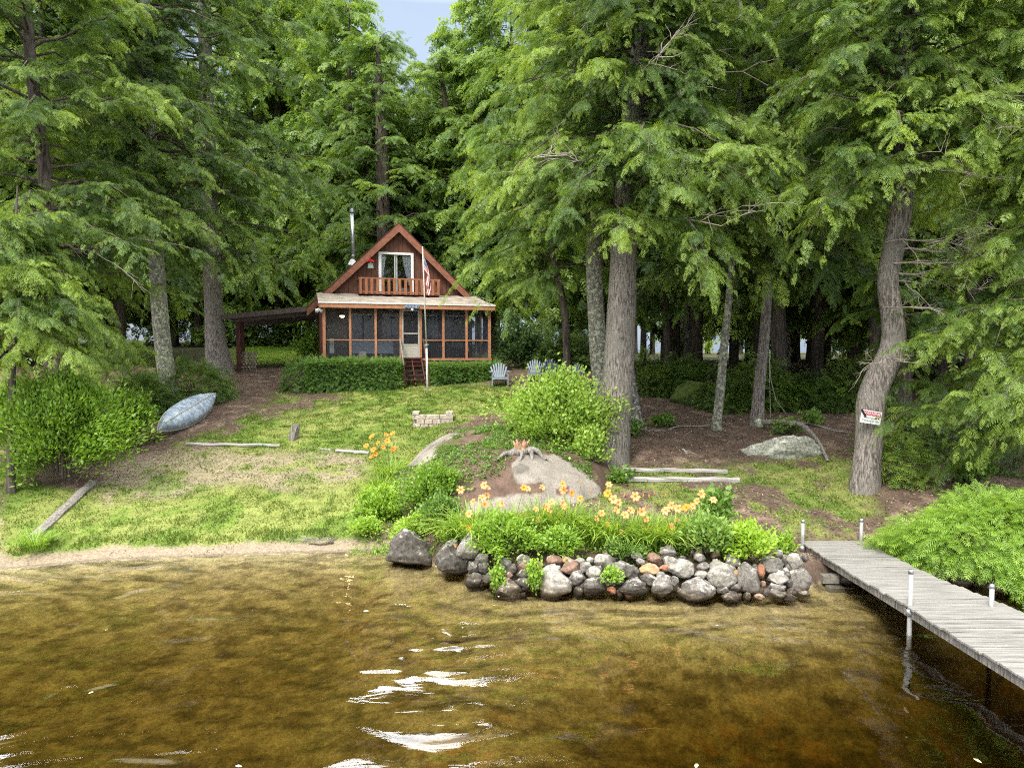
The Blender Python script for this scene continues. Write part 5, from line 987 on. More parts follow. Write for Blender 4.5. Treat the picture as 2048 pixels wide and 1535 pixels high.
ST = [ # crop, x, y, w, h, colour, label
 ('A', 255, 250, 400, 320, 'dark', 'biggest dark boulder at the left end of the shore wall, white streak on its ridge'),
 ('A', 590, 335, 340, 265, 'dark', 'second big dark boulder from the left end, standing in the water'),
 ('A', 730, 225, 200, 215, 'white', 'tall whitish stone above the second boulder from the left'),
 ('A', 590, 185, 110, 60, 'pale', 'small pale stone squeezed behind the second boulder from the left'),
 ('A', 612, 215, 65, 50, 'tan', 'little tan stone on top of the second boulder from the left'),
 ('A', 830, 215, 85, 50, 'brown', 'small brown stone on the shoulder of the tall whitish stone'),
 ('A', 840, 310, 115, 90, 'pale', 'pale stone leaning under the right side of the tall whitish stone'),
 ('A', 775, 388, 95, 110, 'dark', 'upright dark stone touching the right side of the second boulder'),
 ('A', 852, 388, 95, 85, 'dark', 'dark stone between the upright dark stone and the left green trailing plant'),
 ('A', 770, 498, 155, 130, 'dark', 'round dark cobble in the water right of the second boulder'),
 ('A', 905, 470, 130, 95, 'dark', 'dark block at the foot of the left green trailing plant'),
 ('A', 1035, 350, 95, 80, 'pale', 'pale stone between the two green trailing plants, high in the wall'),
 ('A', 1170, 318, 115, 90, 'grey', 'grey stone beside the right green trailing plant, high in the wall'),
 ('A', 1180, 377, 100, 60, 'brown', 'reddish brown stone below the grey one between the trailing plants'),
 ('A', 1080, 402, 105, 85, 'dark', 'dark angular stone in the middle between the trailing plants'),
 ('A', 1170, 440, 115, 75, 'dark', 'dark flat stone left of the foot of the right trailing plant'),
 ('A', 1060, 447, 60, 55, 'brown', 'tiny brown stone under the dark angular one'),
 ('A', 1012, 392, 50, 50, 'pale', 'tiny pale stone touching the left trailing plant'),
 ('A', 1030, 488, 95, 65, 'brown', 'brown stone just above the broad half-sunk stone'),
 ('A', 1040, 580, 280, 140, 'grey', 'broad low half-sunk grey stone left of the white-capped boulder'),
 ('A', 1190, 508, 155, 85, 'dark', 'long dark stone left of the white-capped boulder'),
 ('A', 1420, 515, 325, 255, 'white', 'big white-capped boulder with a dark waterline, in the left half of the wall'),
 ('A', 1430, 320, 130, 85, 'brown', 'brown stone above the white-capped boulder'),
 ('A', 1525, 320, 75, 58, 'tan', 'small tan stone right of the brown one above the white-capped boulder'),
 ('A', 1440, 387, 85, 50, 'white', 'small white slab resting on the white-capped boulder'),
 ('A', 1560, 392, 165, 125, 'brown', 'rounded brown stone at the upper right of the white-capped boulder'),
 ('A', 1640, 335, 110, 60, 'pale', 'flat pale stone behind the rounded brown stone'),
 ('A', 1682, 380, 105, 90, 'grey', 'grey wedge right of the rounded brown stone'),
 ('A', 1722, 325, 60, 50, 'white', 'small white stone in the top row above the grey wedge'),
 ('A', 1620, 472, 145, 120, 'dark', 'smooth dark cobble touching the right side of the white-capped boulder'),
 ('A', 1760, 425, 135, 105, 'white', 'white-speckled stone left of the small green fern in the wall'),
 ('A', 1760, 548, 195, 140, 'dark', 'large dark boulder in the water next right of the white-capped boulder'),
 ('A', 1842, 335, 165, 105, 'white', 'large white stone in the top row above the small green fern'),
 ('A', 1888, 490, 145, 85, 'dark', 'dark stone directly under the small green fern'),
 ('A', 1905, 572, 80, 60, 'rust', 'small rusty stone wedged at the waterline below the fern'),
 ('A', 1945, 385, 120, 75, 'grey', 'mottled grey stone at the upper right of the small green fern'),
 ('B', 100, 380, 150, 85, 'grey', 'grey stone in the top row left of the long tan stone'),
 ('B', 70, 455, 90, 70, 'dark', 'dark stone low in the wall left of the purple-dark one'),
 ('B', 172, 432, 155, 110, 'dark', 'purple-dark stone left of and below the long tan stone'),
 ('B', 320, 395, 172, 92, 'tan', 'long smooth tan stone in the middle of the wall'),
 ('B', 455, 390, 98, 60, 'rust', 'rust red stone right of the long tan stone'),
 ('B', 225, 290, 92, 60, 'pale', 'pale stone on the top edge above the long tan stone'),
 ('B', 255, 335, 82, 50, 'pale', 'small pale stone just above the long tan stone'),
 ('B', 370, 312, 135, 85, 'brown', 'brown and white stone above the gap between tan and rust stones'),
 ('B', 480, 255, 135, 95, 'grey', 'highest flat grey stone on the top of the wall'),
 ('B', 500, 335, 125, 85, 'pale', 'pale stone under the highest flat grey stone'),
 ('B', 192, 545, 225, 145, 'dark', 'wide dark boulder in the water below the purple-dark stone'),
 ('B', 325, 488, 135, 95, 'dark', 'dark stone directly below the long tan stone'),
 ('B', 420, 447, 75, 62, 'grey', 'small grey stone below the gap between tan and rust stones'),
 ('B', 430, 540, 205, 175, 'grey', 'tall wedge-shaped grey boulder in the water below the rust stone'),
 ('B', 535, 502, 75, 85, 'dark', 'narrow dark stone between the wedge boulder and the long flat-topped one'),
 ('B', 600, 400, 245, 135, 'pale', 'long sloping pale stone right of the rust stone'),
 ('B', 715, 565, 325, 200, 'grey', 'long flat-topped boulder in the water with a pink-grey base'),
 ('B', 772, 378, 115, 70, 'grey', 'grey stone in the top row right of the long sloping pale stone'),
 ('B', 750, 442, 105, 70, 'pale', 'pale round stone above the right end of the flat-topped boulder'),
 ('B', 740, 300, 95, 70, 'grey', 'grey stone half under the leafy vine on the wall top'),
 ('B', 862, 345, 62, 62, 'pale', 'small pale stone on top of the big round pale boulder'),
 ('B', 925, 455, 245, 205, 'pale', 'big round pale boulder in the right half of the wall'),
 ('B', 1022, 330, 135, 115, 'grey', 'smooth grey stone under the yellow-green ferns'),
 ('B', 1000, 390, 75, 62, 'white', 'small white stone between the round pale boulder and the tall dark one'),
 ('B', 1035, 432, 58, 52, 'tan', 'small tan stone between the round pale boulder and the tall dark one'),
 ('B', 935, 572, 105, 62, 'dark', 'dark flat stone under the big round pale boulder'),
 ('B', 1040, 552, 88, 76, 'dark', 'small dark cobble at the lower right of the round pale boulder'),
 ('B', 990, 628, 130, 85, 'dark', 'dark wet stone at the waterline under the round pale boulder'),
 ('B', 1155, 482, 205, 262, 'grey', 'tall oval dark-grey boulder with white speckles'),
 ('B', 1245, 415, 62, 112, 'rust', 'upright rusty orange stone right of the tall oval boulder'),
 ('B', 1325, 362, 195, 112, 'grey', 'wide lichen-grey stone in the top row near the dock'),
 ('B', 1390, 270, 62, 62, 'pale', 'pale stone poking up behind the wide lichen-grey stone'),
 ('B', 1375, 475, 182, 105, 'white', 'bright cream angular stone near the dock'),
 ('B', 1372, 548, 155, 60, 'grey', 'grey stone directly under the bright cream angular one'),
 ('B', 1375, 603, 150, 76, 'grey', 'smooth grey cobble at the waterline near the dock'),
 ('B', 1230, 627, 92, 52, 'brown', 'small brown stone at the waterline right of the tall oval boulder'),
 ('B', 1290, 588, 62, 72, 'dark', 'small dark stone between the tall oval boulder and the smooth grey cobble'),
 ('B', 1525, 350, 155, 145, 'pale', 'large pale square stone under the far corner of the dock'),
 ('B', 1555, 492, 195, 180, 'grey', 'large grey boulder under the large pale square stone by the dock'),
 ('B', 1442, 432, 82, 92, 'grey', 'grey stone between the bright cream stone and the dock corner boulders'),
 ('B', 1490, 582, 82, 72, 'dark', 'dark stone at the foot of the large grey boulder by the dock'),
 ('B', 1480, 635, 112, 62, 'dark', 'flat dark wet stone at the waterline by the dock'),
 ('B', 1590, 602, 105, 52, 'dark', 'half-sunk dark slab right of the large grey boulder by the dock'),
]
for i, (cr_, x, y, w_, h_, c, lb) in enumerate(ST):
    px = (760 if cr_ == 'A' else 1220) + x / 4.096; py = 1040 + y / 4.096; q = wallpt(px, py); sc = q[1] / F / 4.096
    rx = w_ / 2 * sc * 1.10; rz = h_ / 2 * sc * 1.14; ry = (rx + rz) / 2 * .95
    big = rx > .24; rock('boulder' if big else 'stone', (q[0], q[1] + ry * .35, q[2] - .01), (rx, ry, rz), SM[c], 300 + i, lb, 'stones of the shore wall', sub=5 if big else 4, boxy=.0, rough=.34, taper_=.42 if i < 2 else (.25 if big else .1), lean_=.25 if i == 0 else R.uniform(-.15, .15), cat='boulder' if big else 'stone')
gf = np.random.default_rng(77)
fst = [rock('stone', (0, 0, -30), (.11, .09, .085), SM[c], 900 + i, None, None, 3).data for i, c in enumerate(('dark', 'grey', 'brown', 'dark'))]
for o_ in [o_ for o_ in COL.objects if o_.name.startswith('stone') and o_.location.z < -20]: bpy.data.objects.remove(o_)
for i in range(110):
    px = gf.uniform(905, 1612); q = wallpt(px, gf.uniform(1105, 1196)); s = gf.uniform(.5, 1.05)
    o = link('stone', fst[int(gf.integers(0, 4))], None, None, label='small dark stone chinked between the larger stones of the shore wall', cat='stone', group='chinking stones of the shore wall'); o.location = (q[0], q[1] + .13, q[2] - .02); o.scale = (s, s, s); o.rotation_euler = tuple(gf.uniform(0, 6, 3))
# filler rubble behind the face (soil and chinks) is ground; concrete bits under the dock
o = MB().box(-.2, -.02, -.1, .1, -.1, .1).box(.02, .2, -.1, .1, -.1, .1).box(-.021, .021, -.1, -.06, -.1, .1).box(-.021, .021, .06, .1, -.1, .1).build('cinder_block', M['concrete'], None, bevel=.006); o.scale = (.75,) * 3; o.location = wallpt(1672, 1160) + [0, .25, -.05]; tag(o, 'old concrete block under the dock near the wall end', 'concrete block')
o = MB().box(-.3, .3, -.12, .12, -.06, .06).build('concrete_slab', M['concrete'], None, bevel=.01); o.scale = (.8,) * 3; o.location = wallpt(1690, 1182) + [0, .2, -.02]; o.rotation_euler = (.05, .06, .1); tag(o, 'long concrete slab at the waterline under the dock', 'concrete slab')
for i, (px, py, w_, h_, c, lb) in enumerate([(1930, 1160, 60, 40, 'grey', 'lichen-ringed grey stone under the bright hedge right of the dock'), (1975, 1150, 50, 36, 'dark', 'dark stone at the bank right of the lichen-ringed one'), (2020, 1172, 56, 40, 'grey', 'grey stone near the right edge below the hedge'), (1700, 1160, 50, 30, 'dark', 'dark stone in the shade under the dock'), (1740, 1168, 46, 28, 'dark', 'second dark stone in the shade under the dock, nearer the lake')]):
    q = wallpt(px, py); sc = q[1] / F / 2; rock('stone', q + [0, .1, 0], (w_ * sc, w_ * sc * .8, h_ * sc), SM[c], 500 + i, lb, None, 4)

# bedrock mound with litter skin
def bedrock():
    m, t, out = nmat('granite_with_litter'); N = t.nodes.new; l = t.links.new
    at = N('ShaderNodeAttribute'); at.attribute_name = 'gcol'; tc = N('ShaderNodeTexCoord'); no = N('ShaderNodeTexNoise'); no.inputs['Scale'].default_value = 26; no.inputs['Detail'].default_value = 9; no.inputs['Roughness'].default_value = .8; l(tc.outputs['Object'], no.inputs[0])
    r = N('ShaderNodeValToRGB'); r.color_ramp.elements[0].position = .33; r.color_ramp.elements[0].color = (.5, .48, .46, 1); r.color_ramp.elements[1].position = .66; r.color_ramp.elements[1].color = (1.3, 1.3, 1.3, 1); l(no.outputs['Fac'], r.inputs[0])
    mm = N('ShaderNodeMixRGB'); mm.blend_type = 'MULTIPLY'; mm.inputs[0].default_value = 1; l(at.outputs['Color'], mm.inputs['Color1']); l(r.outputs[0], mm.inputs['Color2'])
    p = N('ShaderNodeBsdfPrincipled'); p.inputs['Roughness'].default_value = .92; p.inputs['Specular IOR Level'].default_value = .15; l(mm.outputs[0], p.inputs['Base Color']); b = N('ShaderNodeBump'); b.inputs['Strength'].default_value = .5; b.inputs['Distance'].default_value = .025; l(no.outputs['Fac'], b.inputs['Height']); l(b.outputs[0], p.inputs['Normal']); l(p.outputs[0], out.inputs[0]); return m
MC = (-.42, 17.3); MR = (2.95, 2.8)
def mound_h(X, Y):
    x = (X - MC[0]) / MR[0]; y = (Y - MC[1]) / MR[1]; r = np.sqrt(x * x + y * y) + .16 * (fbm(X, Y, .9, 3, 70) - .5)
    return .90 * np.clip(1 - r ** 3.2, -1, 1) + .10 * (fbm(X, Y, 1.4, 3, 71) - .5)
gx = np.arange(-3.9, 3.0, .045); gy = np.arange(14.0, 20.7, .045)
def mz(X, Y): return terr(X, Y) + mound_h(X, Y)
def mcol(X, Y, Z):
    px, py = project(np.stack([X, Y, Z], -1)); wob = 22 * (fbm(X, Y, 2.2, 4, 80) - .5); qx, qy = px + wob, py + wob * .7
    bare = np.maximum(inpoly(qx, qy, [(800, 935), (820, 880), (860, 825), (970, 820), (965, 852), (915, 862), (885, 885), (850, 930)], 4), inpoly(qx, qy, [(1025, 935), (1040, 905), (1110, 908), (1165, 940), (1200, 975), (1205, 1060), (930, 1060), (940, 1010), (1040, 985)], 6))
    hole = np.maximum(inpoly(qx, qy, [(1035, 968), (1085, 962), (1090, 985), (1040, 990)], 5), inpoly(qx, qy, [(1108, 975), (1140, 970), (1142, 988), (1112, 990)], 4)); bare = bare * (1 - hole * .8)
    n2 = fbm(X, Y, 6, 3, 82)[:, None]; n3 = fbm(X, Y, 1.8, 4, 83)[:, None]
    rockc = C(.30, .272, .235) * (.75 + .45 * n2); rockc = rockc * (1 - .45 * np.clip((n3 - .58) * 8, 0, 1)); lit = C(.13, .088, .068) * (.55 + 1.0 * n2); lit = lit * (1 - np.clip((n3 - .55) * 6, 0, .5)) + C(.09, .12, .03) * np.clip((n3 - .55) * 6, 0, .5)
    b_ = np.clip((bare - .35) * 3.3, 0, 1)[:, None]; return rockc * b_ + lit * (1 - b_)
bo = link('boulder', grid_mesh('boulder', gx, gy, mz, mcol), None, bedrock(), label='huge low granite bedrock boulder behind the daylilies, half covered in needles', cat='boulder')
def on_mound(px, py):
    Ys = np.arange(13, 24, .02); v = ray(px, py); X = v[0] / v[1] * Ys; Z = H + v[2] / v[1] * Ys; t = np.maximum(terr(X, Ys), mz(X, Ys)); k = int(np.argmax(Z <= t)); return np.array([X[k], Ys[k], t[k]])
# twisted root stump on the boulder
rs = on_mound(1042, 905); re_ = empty('root_stump', rs, label='twisted orange-brown root stump on top of the bedrock boulder', cat='stump')
gr = np.random.default_rng(5); lines = []
for a, Lr in ((3.7, .62), (3.35, .45), (-.2, .60), (-.75, .32), (4.6, .30), (1.2, .3), (2.6, .4)):
    s = np.linspace(0, 1, 9); c0 = np.array([cos(a) * .10, sin(a) * .08, .06]); pts = c0 + np.stack([cos(a) * s * Lr + .05 * np.sin(s * 5 + a), sin(a) * s * Lr + .05 * np.sin(s * 4), -.16 * s ** 1.2 + .05 * np.sin(s * 6 + a)], 1); lines.append((pts, .10, .02))
link('root', tubes_mesh('root', lines, 7), re_, M['oldwood_v'])
link('heartwood', tubes_mesh('heartwood', [(np.array([[0, 0, -.1], [0, 0, .12], [.02, 0, .2]]), .17, .11)] + [(np.array([[cos(a) * .09, sin(a) * .09, .05], [cos(a) * .14, sin(a) * .14, .22 + .06 * sin(a * 3)], [cos(a) * .2, sin(a) * .18, .30]]), .06, .015) for a in (0, 1.1, 2.2, 3.3, 4.4, 5.4)], 8), re_, M['rootwood'])
# groundcover on the mound
def scatter_plants(name, n, fn, size, label, mat, seed, kind='stuff', tint0=.5, cat=None, per=5, wide=.3):
    g = np.random.default_rng(seed); P = fn(g, n); m = len(P); P = np.repeat(P, per, 0) + g.normal(0, size * .5, (m * per, 3)) * [1, 1, .3]; k = len(P)
    D = norm(np.stack([g.normal(0, 1, k), g.normal(0, 1, k), g.uniform(.1, 1.1, k)], 1)); Ls = size * g.uniform(.5, 1.2, k); Sx = norm(np.cross(D, np.array([0, 0, 1.]) + g.normal(0, .3, (k, 3)))); U = np.cross(Sx, D)
    P[:, 2] += size * .1
    W = np.stack([P, P + Ls[:, None] * (.5 * D + wide * Sx), P + Ls[:, None] * D, P + Ls[:, None] * (.5 * D - wide * Sx)], 1).reshape(-1, 3)
    o = link(name, leaf_mesh(name, W, np.repeat(np.clip(tint0 + g.normal(0, .14, k), 0, 1), 4)), None, M[mat], label=label, kind=kind, cat=cat); return o
def on_mound_fn(g, n):
    X = g.uniform(-3.2, 1.9, n * 4); Y = g.uniform(15.2, 19.6, n * 4); Z = np.maximum(mz(X, Y), terr(X, Y)); px, py = project(np.stack([X, Y, Z], 1)); lit = 1 - np.maximum(inpoly(px, py, [(1025, 935), (1040, 905), (1110, 908), (1200, 975), (1205, 1060), (930, 1060)], 8), inpoly(px, py, [(800, 935), (820, 880), (860, 825), (970, 820), (965, 852), (915, 862), (885, 885), (850, 930)], 6))
    ok = (lit > .6) & (px < 1190) & (fbm(X, Y, 1.5, 3, 90) > .40) & (mound_h(X, Y) > .02); return np.stack([X, Y, Z], 1)[ok][:n]
scatter_plants('ground_cover', 3000, on_mound_fn, .075, 'low green creeping leaves over the needle litter on the boulder', 'leaf', 91, cat='ground cover', tint0=.45)

# mossy lichen boulder on the right with a fallen root
q = on(1572, 915); rock('boulder', q + [0, .25, .05], (1.15, .62, .55), stone_mat('pale_lichen_rock', (.12, .13, .09), (.42, .42, .36), (.55, .56, .48)), 611, 'pale lichen-covered boulder on the brown ground left of the S-bent tree', None, 5, 'boulder', rough=.55, boxy=.1)
q = on(1392, 805); rock('boulder', q + [0, .1, .1], (.95, .7, .75), mk('green_moss', (.03, .055, .012), (.12, .16, .03), 8, rough=1), 612, 'green mossy mound at the back of the brown clearing', None, 4, 'boulder')
rt = [on(1520, 853), on(1560, 866), on(1605, 876), on(1640, 902), on(1656, 925)]
pts, rr_ = resample([p_ + [0, 0, z] for p_, z in zip(rt, (.12, .35, .42, .22, .02))], [.10, .08, .075, .06, .03], 16)
o = link('fallen_log', tubes_mesh('fallen_log', [(pts - rt[0], .10, .035)], 8), None, M['oldwood_v'], label='curved grey root draped over the lichen-covered boulder', cat='log'); o.location = rt[0]
lb_ = on(1518, 853); o = rock('lichen_clump', lb_ + [0, -.05, .08], (.20, .16, .20), stone_mat('pale_lichen_clump', (.34, .38, .26), (.55, .58, .42), (.62, .64, .5)), 613, 'round pale lichen clump wrapped round the foot of the slender grey trunk', None, 3, 'lichen')
for i, (a, c_, lb) in enumerate([((1265, 862), (1320, 862), 'pale forked surface root behind the massive trunk'), ((1335, 862), (1432, 848), 'long thin dead branch lying toward the thin mottled trunk'), ((1365, 903), (1378, 908), 'short pale root fragment on the brown ground'), ((1600, 848), (1700, 868), 'thin bent dead branch lying right of the lichen-covered boulder')]):
    A_, B_ = on(*a), on(*c_); s = np.linspace(0, 1, 8)[:, None]; P_ = A_ + (B_ - A_) * s; P_[:, 2] = terr(P_[:, 0], P_[:, 1]) + .03 + .04 * np.sin(s[:, 0] * 7); P_[:, 1] += .08 * np.sin(s[:, 0] * 5)
    ex_ = P_[3:6] + np.array([[0, 0, 0], [.12, -.1, .02], [.2, -.22, 0]]); o = link('fallen_branch', tubes_mesh('fallen_branch', [(P_ - A_, .035 if i != 1 else .02, .012), (ex_ - A_, .015, .006)], 6), None, M['oldwood'], label=lb, cat='branch'); o.location = A_

# ------------------------------------------------------------------ shore plants
for i, (px, py, rx, ry, h, n, lf, lb, mt, t0) in enumerate([
    (868, 1025, 1.05, .7, 1.15, 850, .075, 'dense round green bush between the boulder and the shore', 'leaf_lime', .46),
    (880, 1065, .75, .45, .75, 380, .07, 'lower darker green bush just above the shore boulders', 'leaf', .45),
    (760, 1040, .75, .65, .85, 520, .08, 'yellow-green weeds at the left foot of the round bush', 'leaf_lime', .68),
    (735, 1085, .6, .4, .35, 220, .07, 'low lime weeds along the shore edge left of the first boulder', 'leaf_lime', .62),
    (835, 1100, .7, .4, .6, 420, .06, 'yellow-green creeping growth above the biggest dark boulder', 'leaf_lime', .72),
    (1015, 1108, .8, .45, .75, 700, .07, 'bright green mound hanging over the wall left part', 'leaf_lime', .55),
    (1120, 1108, .5, .3, .40, 260, .07, 'light green leafy mound over the wall above the white-capped boulder', 'leaf_lime', .50),
    (1420, 1112, .46, .32, .75, 340, .09, 'lobed-leaf green vine heap on the wall top', 'leaf', .62),
    (1435, 1060, .28, .25, .85, 120, .13, 'tall leafy green plant rising at the right end of the daylilies', 'leaf', .50),
    (1505, 1118, .55, .35, .55, 300, .09, 'yellow-green fern-like clump on the wall near the dock', 'leaf_lime', .85),
    (1250, 1115, .45, .25, .25, 150, .06, 'low green weeds between the daylilies above the long tan stone', 'leaf', .6),
    (930, 1100, .5, .35, .6, 300, .065, 'fresh green weeds behind the tall whitish stone', 'leaf_lime', .5),
    (1575, 1105, .25, .2, .3, 90, .07, 'small yellow-green sprig beside the dock end', 'leaf_lime', .75)]):
    b0 = wallpt(px, py) if py > 1105 and px > 800 else on(px, py); b0[2] = max(b0[2], .35 if px > 800 else .2); b0[1] += .15
    leafy('shore_plant', b0, (rx, ry, h), n, lf, lb, mt, 700 + i, cat='plant', per=9, tint0=t0, arch=.2, minz=-.35, wide=.3)
for i, (px, py, hh, lb) in enumerate([(994, 1150, .55, 'left of two green creepers trailing down the wall face'), (1068, 1150, .6, 'right of two green creepers trailing down the wall face'), (1220, 1143, .16, 'small bright green fern growing out of the wall face')]):
    b0 = wallpt(px, py); leafy('trailing_plant', b0 + [0, -.18, -.22 if i < 2 else -.08], (.13 if i < 2 else .17, .12, hh), 90 if i < 2 else 50, .06, lb, 'leaf_lime', 740 + i, cat='plant', per=7, tint0=.6, arch=0, minz=-.5)
b0 = on(95, 1098)
# blades
def blades(g, n, rad, ln, wd, spread=.9, seg=4, lean=(0, 0)):
    A = g.uniform(0, 2 * pi, n); r0 = np.sqrt(g.random(n)) * rad; base = np.stack([np.cos(A) * r0, np.sin(A) * r0, np.zeros(n)], 1)
    B = A + g.normal(0, .6, n); out = np.stack([np.cos(B) + lean[0], np.sin(B) + lean[1], np.zeros(n)], 1); L_ = ln * g.uniform(.6, 1.15, n); fl_ = g.uniform(.35, spread, n)
    s = np.linspace(0, 1, seg + 1); side = norm(np.cross(out, np.array([0, 0, 1.])))
    P = base[:, None] + L_[:, None, None] * (out[:, None] * (fl_[:, None] * s[None] ** 1.6)[:, :, None]); P[:, :, 2] += L_[:, None] * (s[None] * 1.0 - .62 * fl_[:, None] * s[None] ** 2.4)
    w_ = wd * np.array([1, 1, .9, .6, .05])[None, :, None] * side[:, None]
    V = np.stack([P - w_, P + w_], 2).reshape(-1, 3); nb = (seg + 1) * 2; i = (np.arange(n) * nb)[:, None] + (np.arange(seg) * 2)[None]; i = i.ravel(); Q = np.stack([i, i + 1, i + 3, i + 2], 1)
    t = np.clip(np.repeat(g.uniform(.25, .8, n), nb) + np.tile(np.repeat(s * .15, 2), n), 0, 1); return V, Q, t
V, Q, t_ = blades(np.random.default_rng(1), 260, .22, .5, .007, 1.0); o = link('grass_tuft', np_mesh('grass_tuft', V, Q, None, {'tint': t_}), None, M['blade'], label='tall grass tuft at the water edge below the driftwood log', cat='grass tuft'); o.location = on(72, 1098)
# flower mesh
def flower_mesh(mat, seed):
    g = random.Random(seed); mb = MB()
    for k in range(6):
        a = k * pi / 3 + g.uniform(-.1, .1); d = Vector((cos(a), sin(a), 0)); s_ = Vector((-sin(a), cos(a), 0)); w_ = .036 if k % 2 else .028
        p0 = Vector((0, 0, 0)); p1 = d * .035 + Vector((0, 0, .05)); p2 = d * .085 + Vector((0, 0, .062)); p3 = d * .115 + Vector((0, 0, .035))
        mb.add([p0, p1 - s_ * w_ * .7, p1 + s_ * w_ * .7, p2 - s_ * w_, p2 + s_ * w_, p3], [(0, 1, 2), (1, 3, 4, 2), (3, 5, 4)])
    mb.tube([(0, 0, 0), (0, 0, .07)], [.006, .003], 5); me = bpy.data.meshes.new('flower'); me.from_pydata(mb.v, [], mb.f); me.materials.append(M[mat]); return me
FM = [flower_mesh('peach', 1), flower_mesh('peach', 2), flower_mesh('orange', 3)]
bud = bpy.data.meshes.new('bud'); _mb = MB().tube([(0, 0, 0), (0, 0, .04), (0, 0, .085)], [.006, .016, .004], 6); bud.from_pydata(_mb.v, [], _mb.f); bud.materials.append(M['orange'])
f3 = lambda x, y: (960 + x / 3.41, 700 + y / 3.41)
FL = [f3(*a) + (k,) for a, k in [((50, 935), 0), ((325, 940), 0), ((420, 930), 0), ((565, 905), 2), ((575, 945), 0), ((45, 985), 0), ((30, 1045), 0), ((155, 1040), 0), ((400, 990), 3), ((490, 1030), 0), ((455, 1065), 0), ((470, 1090), 0), ((560, 1035), 0), ((580, 1060), 0), ((685, 1005), 2), ((620, 965), 2), ((880, 910), 0), ((875, 970), 2), ((905, 1012), 0), ((945, 1030), 0), ((830, 1105), 0), ((925, 1085), 0), ((990, 1118), 0), ((1025, 1085), 0), ((1140, 1145), 0), ((1110, 990), 3), ((1195, 975), 3), ((1270, 985), 3), ((1355, 930), 3), ((980, 990), 3), ((1270, 1090), 0), ((1310, 1050), 0), ((1300, 1200), 0), ((1355, 1070), 0), ((1450, 1060), 0), ((1590, 1015), 0), ((1125, 1075), 3), ((300, 930), 2), ((15, 1000), 0), ((760, 960), 3), ((690, 900), 3), ((1410, 1070), 2)]]
FL += [(922, 977, 0), (970, 968, 0), (1005, 1000, 3)]
FL2 = [(733, 890, 2), (748, 898, 2), (757, 884, 2), (772, 868, 2), (786, 866, 2), (745, 872, 2), (797, 853, 3), (770, 845, 3), (766, 893, 2), (743, 912, 2), (752, 906, 2), (787, 896, 2), (775, 880, 2), (744, 922, 3)]
def lily(px, py, n, ln, label, mine, depth_y, seed, group='daylily clumps above the shore wall', spread=1.0):
    b0 = on(px, py) if py < 1100 else wallpt(px, py); b0[2] = T1(b0[0], b0[1] + .25) if py >= 1100 else b0[2]
    root = empty('daylily', b0, label=label, cat='daylily', group=group); g = np.random.default_rng(seed)
    V, Q, t = blades(g, int(n * 1.6), .32, ln * 1.2, .013, spread, lean=(0, -.35)); link('foliage', np_mesh('foliage', V, Q, None, {'tint': t}), root, M['blade'])
    lines = []
    for fx, fy, k in mine:
        p_ = aty(fx, fy, b0[1] + g.uniform(-.25, .15)) - b0; s = np.linspace(0, 1, 5)[:, None]; r0 = np.array([p_[0] * .35, p_[1] * .5, 0]); st_ = r0 + (p_ - r0) * s; st_[:, 2] += .03 * np.sin(s[:, 0] * pi); lines.append((st_, .006, .004))
        f = link('bud' if k == 3 else 'flower', bud if k == 3 else FM[k if k == 2 else int(g.integers(0, 2))], root); f.location = p_ - np.array([0, 0, .03]); s1 = g.uniform(.6, .9); f.scale = (s1,) * 3
        f.rotation_euler = (radians(g.uniform(35, 75)), 0, g.uniform(-.9, .9)) if k != 3 else (g.uniform(-.4, .4), g.uniform(-.4, .4), 0)
    if lines: link('stem', tubes_mesh('stem', lines, 4), root, M['leaf_stem'] if 'leaf_stem' in M else M['hedge'])
M['leaf_stem'] = mk('green_stem', (.10, .18, .04), (.18, .28, .06), 5, bump=0)
gx_ = random.Random(5)
for _ in range(30): FL.append((gx_.uniform(925, 1415), gx_.uniform(985, 1072), gx_.choice((0, 0, 2, 3, 3))))
CL = [(785, 960, 150, .72, 'tall orange daylily clump left of the bedrock boulder'), (770, 985, 120, .6, 'daylily leaves without blooms below the left orange clump'),
      (952, 1085, 170, .85, 'daylily clump with long arching leaves at the left end of the wall bed'), (1010, 1070, 110, .7, 'peach daylilies second from the left in the wall bed'),
      (1085, 1062, 130, .75, 'peach daylilies in front of the bare granite slope'), (1140, 1068, 130, .75, 'mixed orange and peach daylilies left of the middle of the wall bed'),
      (1195, 1085, 140, .75, 'peach daylilies above the rounded brown stone'), (1240, 1090, 150, .75, 'thick daylily clump below the lower timber left end'),
      (1300, 1092, 150, .72, 'daylily clump above the long tan stone'), (1345, 1092, 140, .7, 'daylilies above the flat-topped boulder'), (1395, 1080, 120, .65, 'rightmost peach daylilies beside the tall leafy plant'), (900, 1075, 90, .6, 'small daylily clump behind the second shore boulder')]
cxs = [c[0] for c in CL]; own = {i: [] for i in range(len(CL))}
for f in FL: own[min(range(2, len(CL) - 1), key=lambda i: abs(CL[i][0] - f[0]) + R.uniform(0, 12))].append(f)
own[0] = FL2
for i, (px, py, n, ln, lb) in enumerate(CL): lily(px, py, n, ln, lb, own[i], None, 800 + i, 'daylily clumps above the shore wall' if i > 1 else 'daylilies left of the boulder')

